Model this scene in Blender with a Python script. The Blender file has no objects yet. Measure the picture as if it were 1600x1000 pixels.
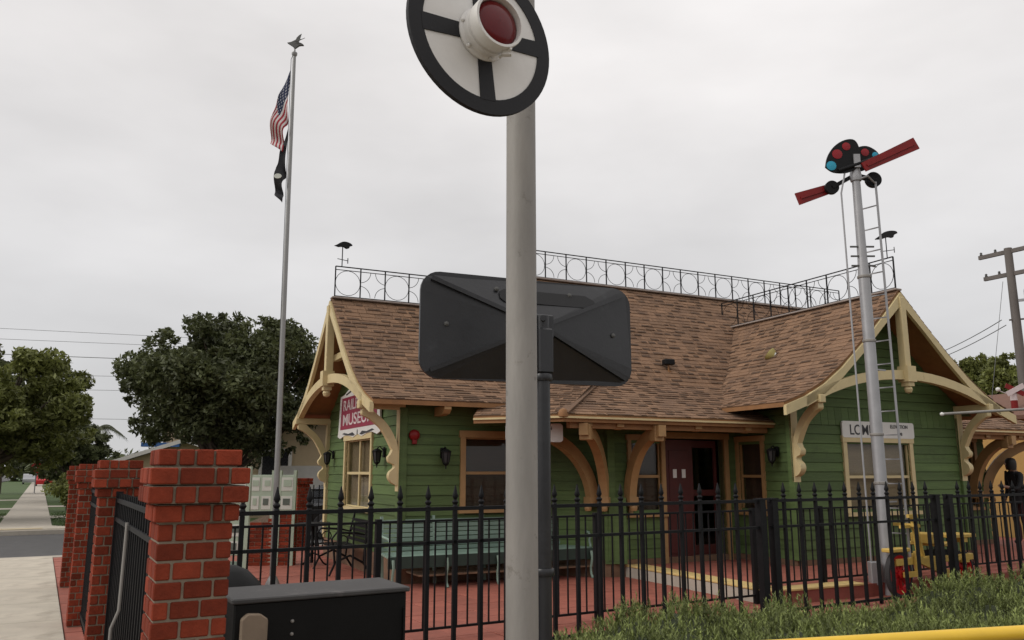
import bpy, bmesh, math, random
import numpy as np
from mathutils import Vector, Matrix
R = math.radians
random.seed(7); rng = np.random.default_rng(7)
SC = bpy.context.scene
COL = SC.collection

# ------------------------------------------------------------------ camera
F = 1265.0; TH = math.atan(237 / F); CT, ST = math.cos(TH), math.sin(TH); EYE = 1.6
cam = bpy.data.objects.new('camera', bpy.data.cameras.new('camera')); COL.objects.link(cam)
cam.location = (0, 0, EYE); cam.rotation_euler = (math.pi / 2 + TH, 0, 0)
cam.data.sensor_width = 36; cam.data.lens = F / 1600 * 36
cam.data.clip_start = 0.05; cam.data.clip_end = 3000
SC.camera = cam

# ------------------------------------------------------------------ overcast sky, soft sun, exposure
SUN_EL, SUN_AZ = R(34), R(-108)          # azimuth measured from the view direction, to the right
world = bpy.data.worlds.new('World'); SC.world = world; world.use_nodes = True
nt = world.node_tree; nt.nodes.clear()
def N(t, kind, **kw):
    n = t.nodes.new(kind)
    for k, v in kw.items():
        if k in n.inputs: n.inputs[k].default_value = v
        else: setattr(n, k, v)
    return n
wo = N(nt, 'ShaderNodeOutputWorld'); bg = N(nt, 'ShaderNodeBackground'); bg.inputs['Strength'].default_value = 0.1
sky = N(nt, 'ShaderNodeTexSky', sky_type='NISHITA', sun_disc=False, sun_elevation=SUN_EL, sun_rotation=SUN_AZ)
tc = N(nt, 'ShaderNodeTexCoord'); sep = N(nt, 'ShaderNodeSeparateXYZ')
nt.links.new(tc.outputs['Generated'], sep.inputs[0])
mp = N(nt, 'ShaderNodeMapping'); mp.inputs['Scale'].default_value = (1.0, 1.0, 2.6); mp.inputs['Location'].default_value = (.35, .2, .1)
nt.links.new(tc.outputs['Generated'], mp.inputs[0])
nz = N(nt, 'ShaderNodeTexNoise', Scale=2.3, Detail=5.0, Roughness=0.48); nt.links.new(mp.outputs[0], nz.inputs['Vector'])
cr = N(nt, 'ShaderNodeMapRange'); cr.inputs['From Min'].default_value = .3; cr.inputs['From Max'].default_value = .72
cr.inputs['To Min'].default_value = .84; cr.inputs['To Max'].default_value = 1.12
nt.links.new(nz.outputs['Fac'], cr.inputs['Value'])
el = N(nt, 'ShaderNodeMapRange'); el.inputs['From Min'].default_value = 0; el.inputs['From Max'].default_value = 1
el.inputs['To Min'].default_value = 6.5; el.inputs['To Max'].default_value = 11.4
nt.links.new(sep.outputs['Z'], el.inputs['Value'])
mul = N(nt, 'ShaderNodeMath', operation='MULTIPLY'); nt.links.new(cr.outputs[0], mul.inputs[0]); nt.links.new(el.outputs[0], mul.inputs[1])
cc = N(nt, 'ShaderNodeMix', data_type='RGBA', blend_type='MULTIPLY'); cc.inputs['Factor'].default_value = 1
nt.links.new(mul.outputs[0], cc.inputs['A']); tn = N(nt, 'ShaderNodeMix', data_type='RGBA'); tn.inputs['A'].default_value = (.985, .985, 1.0, 1); tn.inputs['B'].default_value = (1.0, .968, .955, 1); tz_ = N(nt, 'ShaderNodeMapRange'); tz_.inputs['From Max'].default_value = .45; nt.links.new(sep.outputs['Z'], tz_.inputs['Value']); nt.links.new(tz_.outputs[0], tn.inputs['Factor']); nt.links.new(tn.outputs['Result'], cc.inputs['B'])
mx = N(nt, 'ShaderNodeMix', data_type='RGBA'); mx.inputs['Factor'].default_value = .95
nt.links.new(sky.outputs[0], mx.inputs['A']); nt.links.new(cc.outputs['Result'], mx.inputs['B'])
nt.links.new(mx.outputs['Result'], bg.inputs['Color']); nt.links.new(bg.outputs[0], wo.inputs['Surface'])

sl = bpy.data.lights.new('sun', 'SUN'); sl.energy = 1.3; sl.angle = R(30); sl.color = (1, .96, .9)
sun = bpy.data.objects.new('sun', sl); COL.objects.link(sun)
sd = Vector((math.sin(SUN_AZ) * math.cos(SUN_EL), math.cos(SUN_AZ) * math.cos(SUN_EL), math.sin(SUN_EL)))
sun.rotation_euler = sd.to_track_quat('Z', 'Y').to_euler(); sun.location = (0, -20, 30)
SC.view_settings.view_transform = 'Standard'; SC.view_settings.look = 'None'
SC.view_settings.exposure = 0.0; SC.view_settings.gamma = 1
SC.render.engine = 'CYCLES'
SC.cycles.max_bounces = 6; SC.cycles.diffuse_bounces = 2; SC.cycles.transparent_max_bounces = 10
SC.cycles.caustics_reflective = False; SC.cycles.caustics_refractive = False

# ------------------------------------------------------------------ measuring helpers (survey of the place)
def ray(u, v):
    x = (u - 800) / F; y = (500 - v) / F
    return Vector((x, CT - ST * y, ST + CT * y))
def at(u, v, Y):
    d = ray(u, v); return Vector((0, 0, EYE)) + d * (Y / d.y)
def gnd(u, v, z=0.0):
    d = ray(u, v); return Vector((0, 0, EYE)) + d * ((z - EYE) / d.z)
SDEG, BDEG = 29.8, 26.1
def frame(deg):
    r = R(deg)
    def w(x, y, z=0.0): return Vector((x * math.cos(r) - y * math.sin(r), x * math.sin(r) + y * math.cos(r), z))
    return w
SW = frame(SDEG)          # street frame: x along the front fence, y along the pavement
BW = frame(BDEG)          # building frame
def inv(deg, p):
    r = R(deg); return (p[0] * math.cos(r) + p[1] * math.sin(r), -p[0] * math.sin(r) + p[1] * math.cos(r))

# ------------------------------------------------------------------ materials
MATS = {}
def mat(name, col, rough=.6, var=.15, scale=6.0, bump=0.0, bscale=40.0, metal=0.0, objvar=0.0, tint=False, spec=.5, dirt=None, stretch=None, trans=0.0, sheen=0):
    if name in MATS: return MATS[name]
    m = bpy.data.materials.new(name); m.use_nodes = True; t = m.node_tree
    b = t.nodes['Principled BSDF']; b.inputs['Roughness'].default_value = rough; b.inputs['Metallic'].default_value = metal
    b.inputs['Specular IOR Level'].default_value = spec
    co = N(t, 'ShaderNodeTexCoord'); vec = co.outputs['Object']
    if stretch:
        q = N(t, 'ShaderNodeMapping'); q.inputs['Scale'].default_value = stretch; t.links.new(vec, q.inputs[0]); vec = q.outputs[0]
    n1 = N(t, 'ShaderNodeTexNoise', Scale=scale, Detail=6.0, Roughness=.6); t.links.new(vec, n1.inputs['Vector'])
    mr = N(t, 'ShaderNodeMapRange'); mr.inputs['From Min'].default_value = .25; mr.inputs['From Max'].default_value = .75
    mr.inputs['To Min'].default_value = 1 - var; mr.inputs['To Max'].default_value = 1 + var
    t.links.new(n1.outputs['Fac'], mr.inputs['Value']); fac = mr.outputs[0]
    if objvar:
        oi = N(t, 'ShaderNodeObjectInfo'); r2 = N(t, 'ShaderNodeMapRange')
        r2.inputs['To Min'].default_value = 1 - objvar; r2.inputs['To Max'].default_value = 1 + objvar
        t.links.new(oi.outputs['Random'], r2.inputs['Value'])
        mm = N(t, 'ShaderNodeMath', operation='MULTIPLY'); t.links.new(fac, mm.inputs[0]); t.links.new(r2.outputs[0], mm.inputs[1]); fac = mm.outputs[0]
    if tint:
        at_ = N(t, 'ShaderNodeAttribute', attribute_name='tint'); mm = N(t, 'ShaderNodeMath', operation='MULTIPLY')
        t.links.new(fac, mm.inputs[0]); t.links.new(at_.outputs['Fac'], mm.inputs[1]); fac = mm.outputs[0]
    vm = N(t, 'ShaderNodeVectorMath', operation='SCALE'); vm.inputs[0].default_value = col[:3]; t.links.new(fac, vm.inputs['Scale'])
    out = vm.outputs[0]
    if dirt:
        n2 = N(t, 'ShaderNodeTexNoise', Scale=dirt[1], Detail=8.0, Roughness=.7); t.links.new(co.outputs['Object'], n2.inputs['Vector'])
        m2 = N(t, 'ShaderNodeMapRange'); m2.inputs['From Min'].default_value = dirt[2]; m2.inputs['From Max'].default_value = dirt[2] + .12
        t.links.new(n2.outputs['Fac'], m2.inputs['Value'])
        mm = N(t, 'ShaderNodeMath', operation='MULTIPLY'); mm.inputs[1].default_value = dirt[3]; t.links.new(m2.outputs[0], mm.inputs[0])
        x = N(t, 'ShaderNodeMix', data_type='RGBA'); t.links.new(mm.outputs[0], x.inputs['Factor']); t.links.new(out, x.inputs['A'])
        x.inputs['B'].default_value = (*dirt[0], 1); out = x.outputs['Result']
    t.links.new(out, b.inputs['Base Color'])
    rr = N(t, 'ShaderNodeMapRange'); rr.inputs['To Min'].default_value = max(0, rough - .1); rr.inputs['To Max'].default_value = min(1, rough + .1)
    t.links.new(n1.outputs['Fac'], rr.inputs['Value']); t.links.new(rr.outputs[0], b.inputs['Roughness'])
    if bump:
        n3 = N(t, 'ShaderNodeTexNoise', Scale=bscale, Detail=5.0, Roughness=.65); t.links.new(vec, n3.inputs['Vector'])
        bp = N(t, 'ShaderNodeBump'); bp.inputs['Strength'].default_value = bump; bp.inputs['Distance'].default_value = .02
        t.links.new(n3.outputs['Fac'], bp.inputs['Height']); t.links.new(bp.outputs[0], b.inputs['Normal'])
    if trans:
        tr = N(t, 'ShaderNodeBsdfTranslucent'); t.links.new(out, tr.inputs['Color']); ms = N(t, 'ShaderNodeMixShader')
        ms.inputs[0].default_value = trans; t.links.new(b.outputs[0], ms.inputs[1]); t.links.new(tr.outputs[0], ms.inputs[2])
        t.links.new(ms.outputs[0], t.nodes['Material Output'].inputs['Surface'])
    MATS[name] = m; return m
def glass_mat():
    m = bpy.data.materials.new('window_glass'); m.use_nodes = True; t = m.node_tree; t.nodes.clear()
    o = N(t, 'ShaderNodeOutputMaterial'); g = N(t, 'ShaderNodeBsdfGlossy'); g.inputs['Roughness'].default_value = .04
    tr = N(t, 'ShaderNodeBsdfTransparent'); tr.inputs['Color'].default_value = (.82, .84, .82, 1)
    lw_ = N(t, 'ShaderNodeLayerWeight'); pw = N(t, 'ShaderNodeMath', operation='POWER'); pw.inputs[1].default_value = 4.0; t.links.new(lw_.outputs['Facing'], pw.inputs[0]); fr = N(t, 'ShaderNodeMath', operation='MULTIPLY_ADD'); fr.inputs[1].default_value = .6; fr.inputs[2].default_value = .025; t.links.new(pw.outputs[0], fr.inputs[0]); ms = N(t, 'ShaderNodeMixShader')
    t.links.new(fr.outputs[0], ms.inputs[0]); t.links.new(tr.outputs[0], ms.inputs[1]); t.links.new(g.outputs[0], ms.inputs[2]); t.links.new(ms.outputs[0], o.inputs[0])
    return m
GLASS = glass_mat()
M = dict(
    brick=mat('red_brick', (.205, .036, .017), .88, .32, 9, .5, 55, objvar=.36, spec=.2, dirt=((.10, .035, .022), 10, .60, .55)),
    mortar=mat('mortar', (.235, .19, .14), .95, .2, 20, .5, 60),
    tile=mat('red_paver', (.30, .092, .062), .75, .2, 5, .2, 40, objvar=.10, dirt=((.2, .1, .08), 3, .6, .5)),
    joint=mat('paver_joint', (.17, .08, .06), .95, .2, 10),
    curb=mat('red_painted_kerb', (.27, .075, .055), .7, .25, 6, .25, 30, dirt=((.42, .36, .32), 9, .64, .5)),
    green=mat('green_paint', (.090, .140, .048), .66, .24, 3, .25, 24, objvar=.15, stretch=(.35, .35, 5), spec=.3, dirt=((.055, .075, .03), 2.2, .58, .5)),
    greenin=mat('dark_boards', (.07, .1, .04), .9, .1, 4),
    cream=mat('cream_yellow_paint', (.60, .49, .265), .55, .1, 5, .1, 30, dirt=((.30, .22, .12), 5, .60, .5)),
    timber=mat('ochre_timber_paint', (.36, .215, .09), .6, .14, 6, .12, 30),
    soffit=mat('brown_soffit_boards', (.27, .13, .05), .75, .2, 5, .15, 30),
    shingle=mat('brown_shingle', (.212, .122, .070), .92, .22, 14, .5, 120, tint=True, dirt=((.12, .070, .045), 1.3, .50, .5)),
    deck=mat('roof_felt', (.15, .075, .05), .95, .2, 8),
    ridgecap=mat('ridge_flashing', (.30, .25, .22), .6, .2, 8),
    iron=mat('black_iron', (.008, .008, .009), .55, .3, 10, .1, 60, spec=.2),
    blackp=mat('black_sign_paint', (.018, .0185, .021), .34, .35, 4, .06, 30, spec=.5, dirt=((.05, .055, .06), 5, .62, .5)),
    cabinet=mat('black_cabinet_paint', (.006, .006, .006), .55, .25, 5, .06, 40, spec=.2, dirt=((.12, .1, .09), 7, .7, .35)),
    cabtop=mat('dark_grey_cabinet_top', (.055, .053, .052), .7, .25, 6, .08, 40, dirt=((.2, .18, .17), 4, .58, .5)),  # lid colour, greyer and patchier than the cabinet body
    galv=mat('weathered_galvanised_steel', (.27, .255, .235), .62, .22, 7, .15, 60, metal=.15, stretch=(1, 1, .22), dirt=((.10, .082, .066), 11, .60, .65)),
    silver=mat('silver_paint', (.35, .35, .36), .45, .12, 5, .05, 30, metal=.3, dirt=((.2, .17, .14), 14, .68, .5)),
    white=mat('white_paint', (.72, .70, .67), .5, .08, 6, .05, 30, dirt=((.42, .33, .25), 7, .63, .5)),
    signwhite=mat('sign_white', (.7, .69, .66), .55, .06, 5),
    signtext=mat('sign_black_lettering', (.035, .035, .04), .6, .1, 5),
    maroon=mat('maroon_sign_paint', (.27, .022, .055), .6, .14, 5, .05, 30),
    pink=mat('letter_white', (.66, .56, .56), .6, .1, 6),
    red=mat('signal_red', (.20, .010, .010), .45, .25, 6, .08, 30, spec=.3, dirt=((.40, .22, .2), 12, .68, .4)),
    wheelred=mat('wheel_red', (.42, .008, .012), .35, .2, 6),
    yellow=mat('yellow_pipe_paint', (.78, .50, .035), .4, .08, 5, .05, 40, dirt=((.45, .25, .05), 18, .69, .5)),
    nosing=mat('yellow_step_nosing', (.62, .45, .18), .7, .2, 6, .1, 30, dirt=((.4, .3, .2), 7, .6, .5)),
    vehy=mat('handcar_yellow', (.62, .42, .10), .5, .12, 6),
    doorred=mat('dark_red_door', (.075, .012, .010), .55, .2, 4, .1, 30),
    bench=mat('sage_green_paint', (.20, .29, .235), .5, .12, 5, .06, 30, objvar=.1),
    blind=mat('tan_window_blind', (.44, .31, .20), .8, .12, 3, stretch=(1, 1, 20)),
    blinddark=mat('dark_window_blind', (.09, .05, .035), .8, .2, 3, stretch=(1, 1, 20)),
    concrete=mat('concrete', (.49, .44, .36), .9, .14, 2.5, .3, 60, objvar=.05, dirt=((.30, .255, .20), 1.9, .54, .55)),
    concrete2=mat('old_concrete', (.42, .38, .32), .9, .14, 2.5, .2, 40, dirt=((.3, .27, .22), 1.2, .55, .5)),
    asphalt=mat('asphalt', (.085, .083, .082), .9, .2, 3, .35, 90, dirt=((.05, .05, .05), 1.2, .6, .6)),
    soil=mat('gravel_soil', (.20, .155, .115), 1, .4, 12, .6, 40),
    ground=mat('ground_dry', (.16, .14, .10), 1, .3, 1, .3, 20),
    bark=mat('bark', (.085, .066, .05), .95, .35, 6, .7, 25, stretch=(1, 1, .3)),
    leaf=mat('leaf_green', (.145, .160, .042), .55, .2, 2, tint=True, trans=.2, spec=.35),
    leafd=mat('leaf_dark', (.078, .090, .035), .55, .2, 2, tint=True, trans=.2, spec=.35),
    leafh=mat('juniper_green', (.165, .195, .062), .6, .2, 3, tint=True, trans=.18, spec=.3),
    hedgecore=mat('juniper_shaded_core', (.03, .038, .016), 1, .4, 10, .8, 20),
    lawn=mat('lawn', (.055, .092, .022), .9, .3, 8, .6, 60),
    grass=mat('grass_blade', (.06, .10, .024), .7, .2, 4, tint=True, trans=.15),
    beige=mat('beige_stucco', (.40, .31, .20), .9, .1, 2, .2, 30),
    orange=mat('ochre_stucco', (.50, .30, .10), .85, .1, 2, .15, 30),
    roofgrey=mat('grey_roofing', (.10, .105, .12), .9, .2, 4, .2, 30),
    fascia=mat('pale_fascia', (.55, .53, .5), .7, .1, 3),
    blue=mat('blue_tarp', (.03, .10, .28), .6, .2, 4),
    brownwall=mat('brown_block_wall', (.17, .105, .07), .9, .2, 4, .2, 30),
    wood=mat('grey_pole_wood', (.14, .125, .115), .9, .25, 4, .3, 30, stretch=(1, 1, .15)),
    wire=mat('wire_grey', (.10, .10, .10), .7, .1, 5),
    steelpole=mat('flagpole_metal', (.26, .26, .255), .45, .12, 4, 0, 30, metal=.4),
    pewter=mat('tarnished_metal', (.10, .10, .095), .5, .2, 20, .2, 60, metal=.4),
    brownbase=mat('brown_plinth', (.17, .10, .06), .9, .25, 5, .3, 30),
    panelg=mat('pale_green_board', (.36, .44, .34), .6, .1, 3),
    paper=mat('board_paper', (.58, .60, .54), .7, .08, 5),
    ink=mat('board_ink', (.10, .12, .10), .7, .2, 8),
    tan=mat('tan_worn_cover', (.25, .19, .135), .75, .2, 5, .1, 30),
    flagblack=mat('black_flag_cloth', (.014, .014, .017), .8, .2, 6),
    lampyel=mat('pale_yellow_enamel', (.48, .42, .16), .5, .1, 5),
    tyre=mat('grey_black_rubber', (.035, .033, .034), .8, .2, 8, .2, 40),
    carpaint=mat('dark_car_paint', (.012, .013, .016), .25, .1, 4),
    skin=mat('skin', (.28, .16, .11), .6, .1, 8), jacket=mat('black_jacket_cloth', (.010, .010, .012), .85, .3, 8, .2, 60),
    trousers=mat('dark_maroon_trousers', (.055, .014, .016), .85, .2, 8, .2, 60), hair=mat('black_hair', (.008, .007, .006), .6, .2, 30),
    shoe=mat('dark_shoe', (.02, .018, .016), .6, .2, 8),
)
def lens_mat(name, col, em=0):
    m = bpy.data.materials.new(name); m.use_nodes = True; b = m.node_tree.nodes['Principled BSDF']
    b.inputs['Base Color'].default_value = (*col, 1); b.inputs['Roughness'].default_value = .22; b.inputs['Specular IOR Level'].default_value = .3
    b.inputs['Transmission Weight'].default_value = .25
    return m
M['redlens'] = lens_mat('red_glass_lens', (.16, .004, .008)); M['bluelens'] = lens_mat('blue_glass_lens', (.03, .42, .62))
M['redlens2'] = lens_mat('red_signal_glass', (.36, .008, .016))
def flag_mat():
    m = bpy.data.materials.new('striped_flag_cloth'); m.use_nodes = True; t = m.node_tree; b = t.nodes['Principled BSDF']; b.inputs['Roughness'].default_value = .85
    uv = N(t, 'ShaderNodeUVMap'); s = N(t, 'ShaderNodeSeparateXYZ'); t.links.new(uv.outputs[0], s.inputs[0])
    a = N(t, 'ShaderNodeMath', operation='MULTIPLY'); a.inputs[1].default_value = 6.5; t.links.new(s.outputs['Y'], a.inputs[0])
    fr = N(t, 'ShaderNodeMath', operation='FRACT'); t.links.new(a.outputs[0], fr.inputs[0])
    g = N(t, 'ShaderNodeMath', operation='GREATER_THAN'); g.inputs[1].default_value = .5; t.links.new(fr.outputs[0], g.inputs[0])
    c1 = N(t, 'ShaderNodeMix', data_type='RGBA'); c1.inputs['A'].default_value = (.33, .02, .035, 1); c1.inputs['B'].default_value = (.62, .58, .56, 1)
    t.links.new(g.outputs[0], c1.inputs['Factor'])
    lx = N(t, 'ShaderNodeMath', operation='LESS_THAN'); lx.inputs[1].default_value = .4; t.links.new(s.outputs['X'], lx.inputs[0])
    ly = N(t, 'ShaderNodeMath', operation='LESS_THAN'); ly.inputs[1].default_value = .54; t.links.new(s.outputs['Y'], ly.inputs[0])
    mm = N(t, 'ShaderNodeMath', operation='MULTIPLY'); t.links.new(lx.outputs[0], mm.inputs[0]); t.links.new(ly.outputs[0], mm.inputs[1])
    vo = N(t, 'ShaderNodeTexVoronoi', Scale=13.0, Randomness=.1); t.links.new(uv.outputs[0], vo.inputs['Vector'])
    st = N(t, 'ShaderNodeMath', operation='LESS_THAN'); st.inputs[1].default_value = .2; t.links.new(vo.outputs['Distance'], st.inputs[0])
    cb = N(t, 'ShaderNodeMix', data_type='RGBA'); cb.inputs['A'].default_value = (.02, .028, .07, 1); cb.inputs['B'].default_value = (.6, .6, .6, 1); t.links.new(st.outputs[0], cb.inputs['Factor'])
    c2 = N(t, 'ShaderNodeMix', data_type='RGBA'); t.links.new(mm.outputs[0], c2.inputs['Factor']); t.links.new(c1.outputs['Result'], c2.inputs['A']); t.links.new(cb.outputs['Result'], c2.inputs['B'])
    t.links.new(c2.outputs['Result'], b.inputs['Base Color']); return m
M['flag'] = flag_mat()

# ------------------------------------------------------------------ mesh helpers
class MB:
    def __init__(s): s.v = []; s.f = []; s.t = []
    def add(s, vs, fs, tint=1.0):
        o = len(s.v); s.v += [tuple(p) for p in vs]; s.f += [tuple(i + o for i in q) for q in fs]; s.t += [tint] * len(fs); return s
    def box(s, c, d, rz=0.0, m=None, tint=1.0):
        hx, hy, hz = d[0] / 2, d[1] / 2, d[2] / 2; vs = []
        cr_, sr = math.cos(rz), math.sin(rz)
        for z in (-hz, hz):
            for x, y in ((-hx, -hy), (hx, -hy), (hx, hy), (-hx, hy)):
                p = Vector((x * cr_ - y * sr, x * sr + y * cr_, z))
                if m: p = m @ p
                vs.append((p.x + c[0], p.y + c[1], p.z + c[2]))
        return s.add(vs, [(3, 2, 1, 0), (4, 5, 6, 7), (0, 1, 5, 4), (1, 2, 6, 5), (2, 3, 7, 6), (3, 0, 4, 7)], tint)
    def hexa(s, vs, tint=1.0):      # bottom 4, top 4
        return s.add(vs, [(3, 2, 1, 0), (4, 5, 6, 7), (0, 1, 5, 4), (1, 2, 6, 5), (2, 3, 7, 6), (3, 0, 4, 7)], tint)
    def prism(s, poly, ax, ay, az, o, depth):   # 2-D outline in (ax, ay), extruded along az, centred
        n = len(poly); o = Vector(o); ax, ay, az = Vector(ax), Vector(ay), Vector(az)
        vs = [o + ax * p[0] + ay * p[1] - az * depth / 2 for p in poly] + [o + ax * p[0] + ay * p[1] + az * depth / 2 for p in poly]
        fs = [tuple(range(n - 1, -1, -1)), tuple(range(n, 2 * n))] + [(i, (i + 1) % n, n + (i + 1) % n, n + i) for i in range(n)]
        return s.add(vs, fs)
    def bar(s, p, q, w, h=None, up=(0, 0, 1)):
        p, q = Vector(p), Vector(q); d = (q - p).normalized(); upv = Vector(up)
        if abs(d.dot(upv)) > .98: upv = Vector((0, 1, 0))
        sx = d.cross(upv).normalized(); sy = sx.cross(d); h = h or w; vs = []
        for e in (p, q):
            for a, b in ((-1, -1), (1, -1), (1, 1), (-1, 1)): vs.append(e + sx * a * w / 2 + sy * b * h / 2)
        return s.add(vs, [(0, 1, 2, 3), (7, 6, 5, 4), (4, 5, 1, 0), (5, 6, 2, 1), (6, 7, 3, 2), (7, 4, 0, 3)])
    def tube(s, pts, rad, n=8, closed=False, caps=True):
        pts = [Vector(p) for p in pts]; k = len(pts)
        rads = rad if isinstance(rad, (list, tuple)) else [rad] * k
        rings = []; prev = None
        for i, p in enumerate(pts):
            a = pts[i - 1] if (i > 0 or closed) else p; b = pts[(i + 1) % k] if (i < k - 1 or closed) else p
            d = (b - a).normalized()
            if prev is None:
                ref = Vector((0, 0, 1)) if abs(d.z) < .9 else Vector((1, 0, 0)); sx = d.cross(ref).normalized()
            else:
                sx = (prev - d * prev.dot(d)).normalized()
            prev = sx; sy = d.cross(sx)
            rings.append([p + (sx * math.cos(2 * math.pi * j / n) + sy * math.sin(2 * math.pi * j / n)) * rads[i] for j in range(n)])
        o = []; fs = []
        for r in rings: o += r
        for i in range(k if closed else k - 1):
            for j in range(n):
                i2 = (i + 1) % k; fs.append((i * n + j, i * n + (j + 1) % n, i2 * n + (j + 1) % n, i2 * n + j))
        if caps and not closed: fs += [tuple(range(n - 1, -1, -1)), tuple((k - 1) * n + j for j in range(n))]
        return s.add(o, fs)
    def lathe(s, prof, o=(0, 0, 0), axis=None, n=24, caps=True):    # prof: (r, h)
        Mx = Matrix.Identity(3) if axis is None else Vector(axis).to_track_quat('Z', 'Y').to_matrix()
        vs = []; fs = []; k = len(prof); o = Vector(o)
        for r, h in prof:
            for j in range(n): vs.append(o + Mx @ Vector((r * math.cos(2 * math.pi * j / n), r * math.sin(2 * math.pi * j / n), h)))
        for i in range(k - 1):
            for j in range(n): fs.append((i * n + j, i * n + (j + 1) % n, (i + 1) * n + (j + 1) % n, (i + 1) * n + j))
        if caps: fs += [tuple(range(n - 1, -1, -1)), tuple((k - 1) * n + j for j in range(n))]
        return s.add(vs, fs)
    def build(s, name, m, parent=None, off=None, smooth=None, bevel=0, tint=False):
        me = bpy.data.meshes.new(name)
        vs = s.v if off is None else [(p[0] - off[0], p[1] - off[1], p[2] - off[2]) for p in s.v]
        me.from_pydata(vs, [], s.f); me.update()
        if tint: me.attributes.new('tint', 'FLOAT', 'FACE').data.foreach_set('value', np.array(s.t, 'f'))
        if bevel:
            bm = bmesh.new(); bm.from_mesh(me); bmesh.ops.bevel(bm, geom=bm.edges[:], offset=bevel, segments=1, affect='EDGES', profile=.5); bm.to_mesh(me); bm.free()
        me.materials.append(m if not isinstance(m, str) else M[m])
        if smooth:
            me.polygons.foreach_set('use_smooth', [True] * len(me.polygons)); me.set_sharp_from_angle(angle=R(smooth))
        o = bpy.data.objects.new(name, me); COL.objects.link(o)
        if parent: o.parent = parent
        return o
def tag(o, label, cat, group=None):
    o['label'] = label; o['category'] = cat
    if group: o['group'] = group
    return o
def thing(name, label, cat, loc=(0, 0, 0), rz=0.0, group=None):
    o = bpy.data.objects.new(name, None); COL.objects.link(o); o.empty_display_size = .1
    o.location = loc; o.rotation_euler = (0, 0, R(rz)); return tag(o, label, cat, group)
def struct(o): o['kind'] = 'structure'; return o
def stuff(o): o['kind'] = 'stuff'; return o
def link(name, me, parent, loc=(0, 0, 0), rot=(0, 0, 0)):
    o = bpy.data.objects.new(name, me); COL.objects.link(o); o.parent = parent; o.location = loc; o.rotation_euler = rot; return o
def grab(o):                       # take the mesh of a helper object for sharing
    me = o.data; bpy.data.objects.remove(o); return me
def text_mesh(txt, size, depth, name, m, parent, loc, rot, sx=1.0, align='LEFT'):
    cu = bpy.data.curves.new(name, 'FONT'); cu.body = txt; cu.size = size; cu.extrude = depth; cu.align_x = align; cu.offset = size * .010
    t = bpy.data.objects.new(name, cu); COL.objects.link(t); dg = bpy.context.evaluated_depsgraph_get()
    me = bpy.data.meshes.new_from_object(t.evaluated_get(dg)); bpy.data.objects.remove(t); me.materials.clear(); me.materials.append(M[m])
    o = link(name, me, parent, loc, rot); o.scale = (sx, 1, 1); return o
def catmull(pts, n=6):
    out = []; P = [pts[0]] + list(pts) + [pts[-1]]
    for i in range(1, len(P) - 2):
        for k in range(n):
            t = k / n; q = []
            for d in range(len(pts[0])):
                a, b, c, e = P[i - 1][d], P[i][d], P[i + 1][d], P[i + 2][d]
                q.append(.5 * (2 * b + (c - a) * t + (2 * a - 5 * b + 4 * c - e) * t * t + (3 * b - a - 3 * c + e) * t ** 3))
            out.append(tuple(q))
    out.append(tuple(pts[-1])); return out
def rrect(w, h, r, n=5):
    out = []
    for cx, cy, a0 in ((w / 2 - r, h / 2 - r, 0), (-w / 2 + r, h / 2 - r, 90), (-w / 2 + r, -h / 2 + r, 180), (w / 2 - r, -h / 2 + r, 270)):
        for k in range(n + 1): a = R(a0 + 90 * k / n); out.append((cx + r * math.cos(a), cy + r * math.sin(a)))
    return out

# ================================================================== THE SETTING
P0X, P0Y = .51, 3.33            # nearest gate pier in the street frame
FY = P0Y + 3.4                  # front fence line
SXR = .355                      # right edge of the pavement
def sheet(name, pts, z, m, thick=0.0):
    mb = MB(); n = len(pts); top = [SW(p[0], p[1], z) for p in pts]
    if thick:
        mb.add(top + [SW(p[0], p[1], z - thick) for p in pts], [tuple(range(n))] + [(i, n + i, n + (i + 1) % n, (i + 1) % n) for i in range(n)])
    else: mb.add(top, [tuple(range(n))])
    return struct(mb.build(name, m))
sheet('ground', [(-900, -900), (900, -900), (900, 1500), (-900, 1500)], -.26, 'ground')
# road across the corner and the road along the left
sheet('road', [(-400, 18.6), (60, 18.6), (60, 26.6), (-400, 26.6)], -.115, 'asphalt')
sheet('road', [(-14, -60), (-5.2, -60), (-5.2, 400), (-14, 400)], -.111, 'asphalt')
# near pavement: slabs with open joints
pv = sheet('pavement', [(-3.1, -6), (SXR, -6), (SXR, 18.25), (-3.1, 18.25)], -.012, mat('pavement_joint', (.2, .18, .15), .95), .25)
k = 0
yy = -4.0
while yy < 18.2:
    L = min(1.45, 18.25 - yy)
    mb = MB(); mb.box((0, 0, 0), (1.717, L - .012, .03))
    for cx in (-3.1 + .8635, -3.1 + 1.727 + .8635):
        o = mb.build('slab', 'concrete', bevel=.004); c = SW(cx, yy + L / 2, -.012 + .012); o.location = c; o.rotation_euler = (0, 0, R(SDEG)); o.parent = pv
    yy += 1.45
sheet('verge', [(-5.0, -6), (-3.1, -6), (-3.1, 17.5), (-5.0, 17.5)], -.03, 'lawn', .2)
sheet('kerb', [(-5.2, -60), (-5.0, -60), (-5.0, 18.25), (-5.2, 18.25)], 0.0, 'concrete2', .25)
sheet('kerb', [(-5.2, 18.25), (9, 18.25), (9, 18.6), (-5.2, 18.6)], -.004, 'concrete2', .25)
sheet('kerb_ramp', [(-2.6, 17.3), (SXR - .02, 17.3), (SXR - .02, 18.25), (-2.6, 18.25)], .008, mat('yellow_worn_concrete', (.52, .43, .27), .9, .15, 2, .2, 30), .02)
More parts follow.
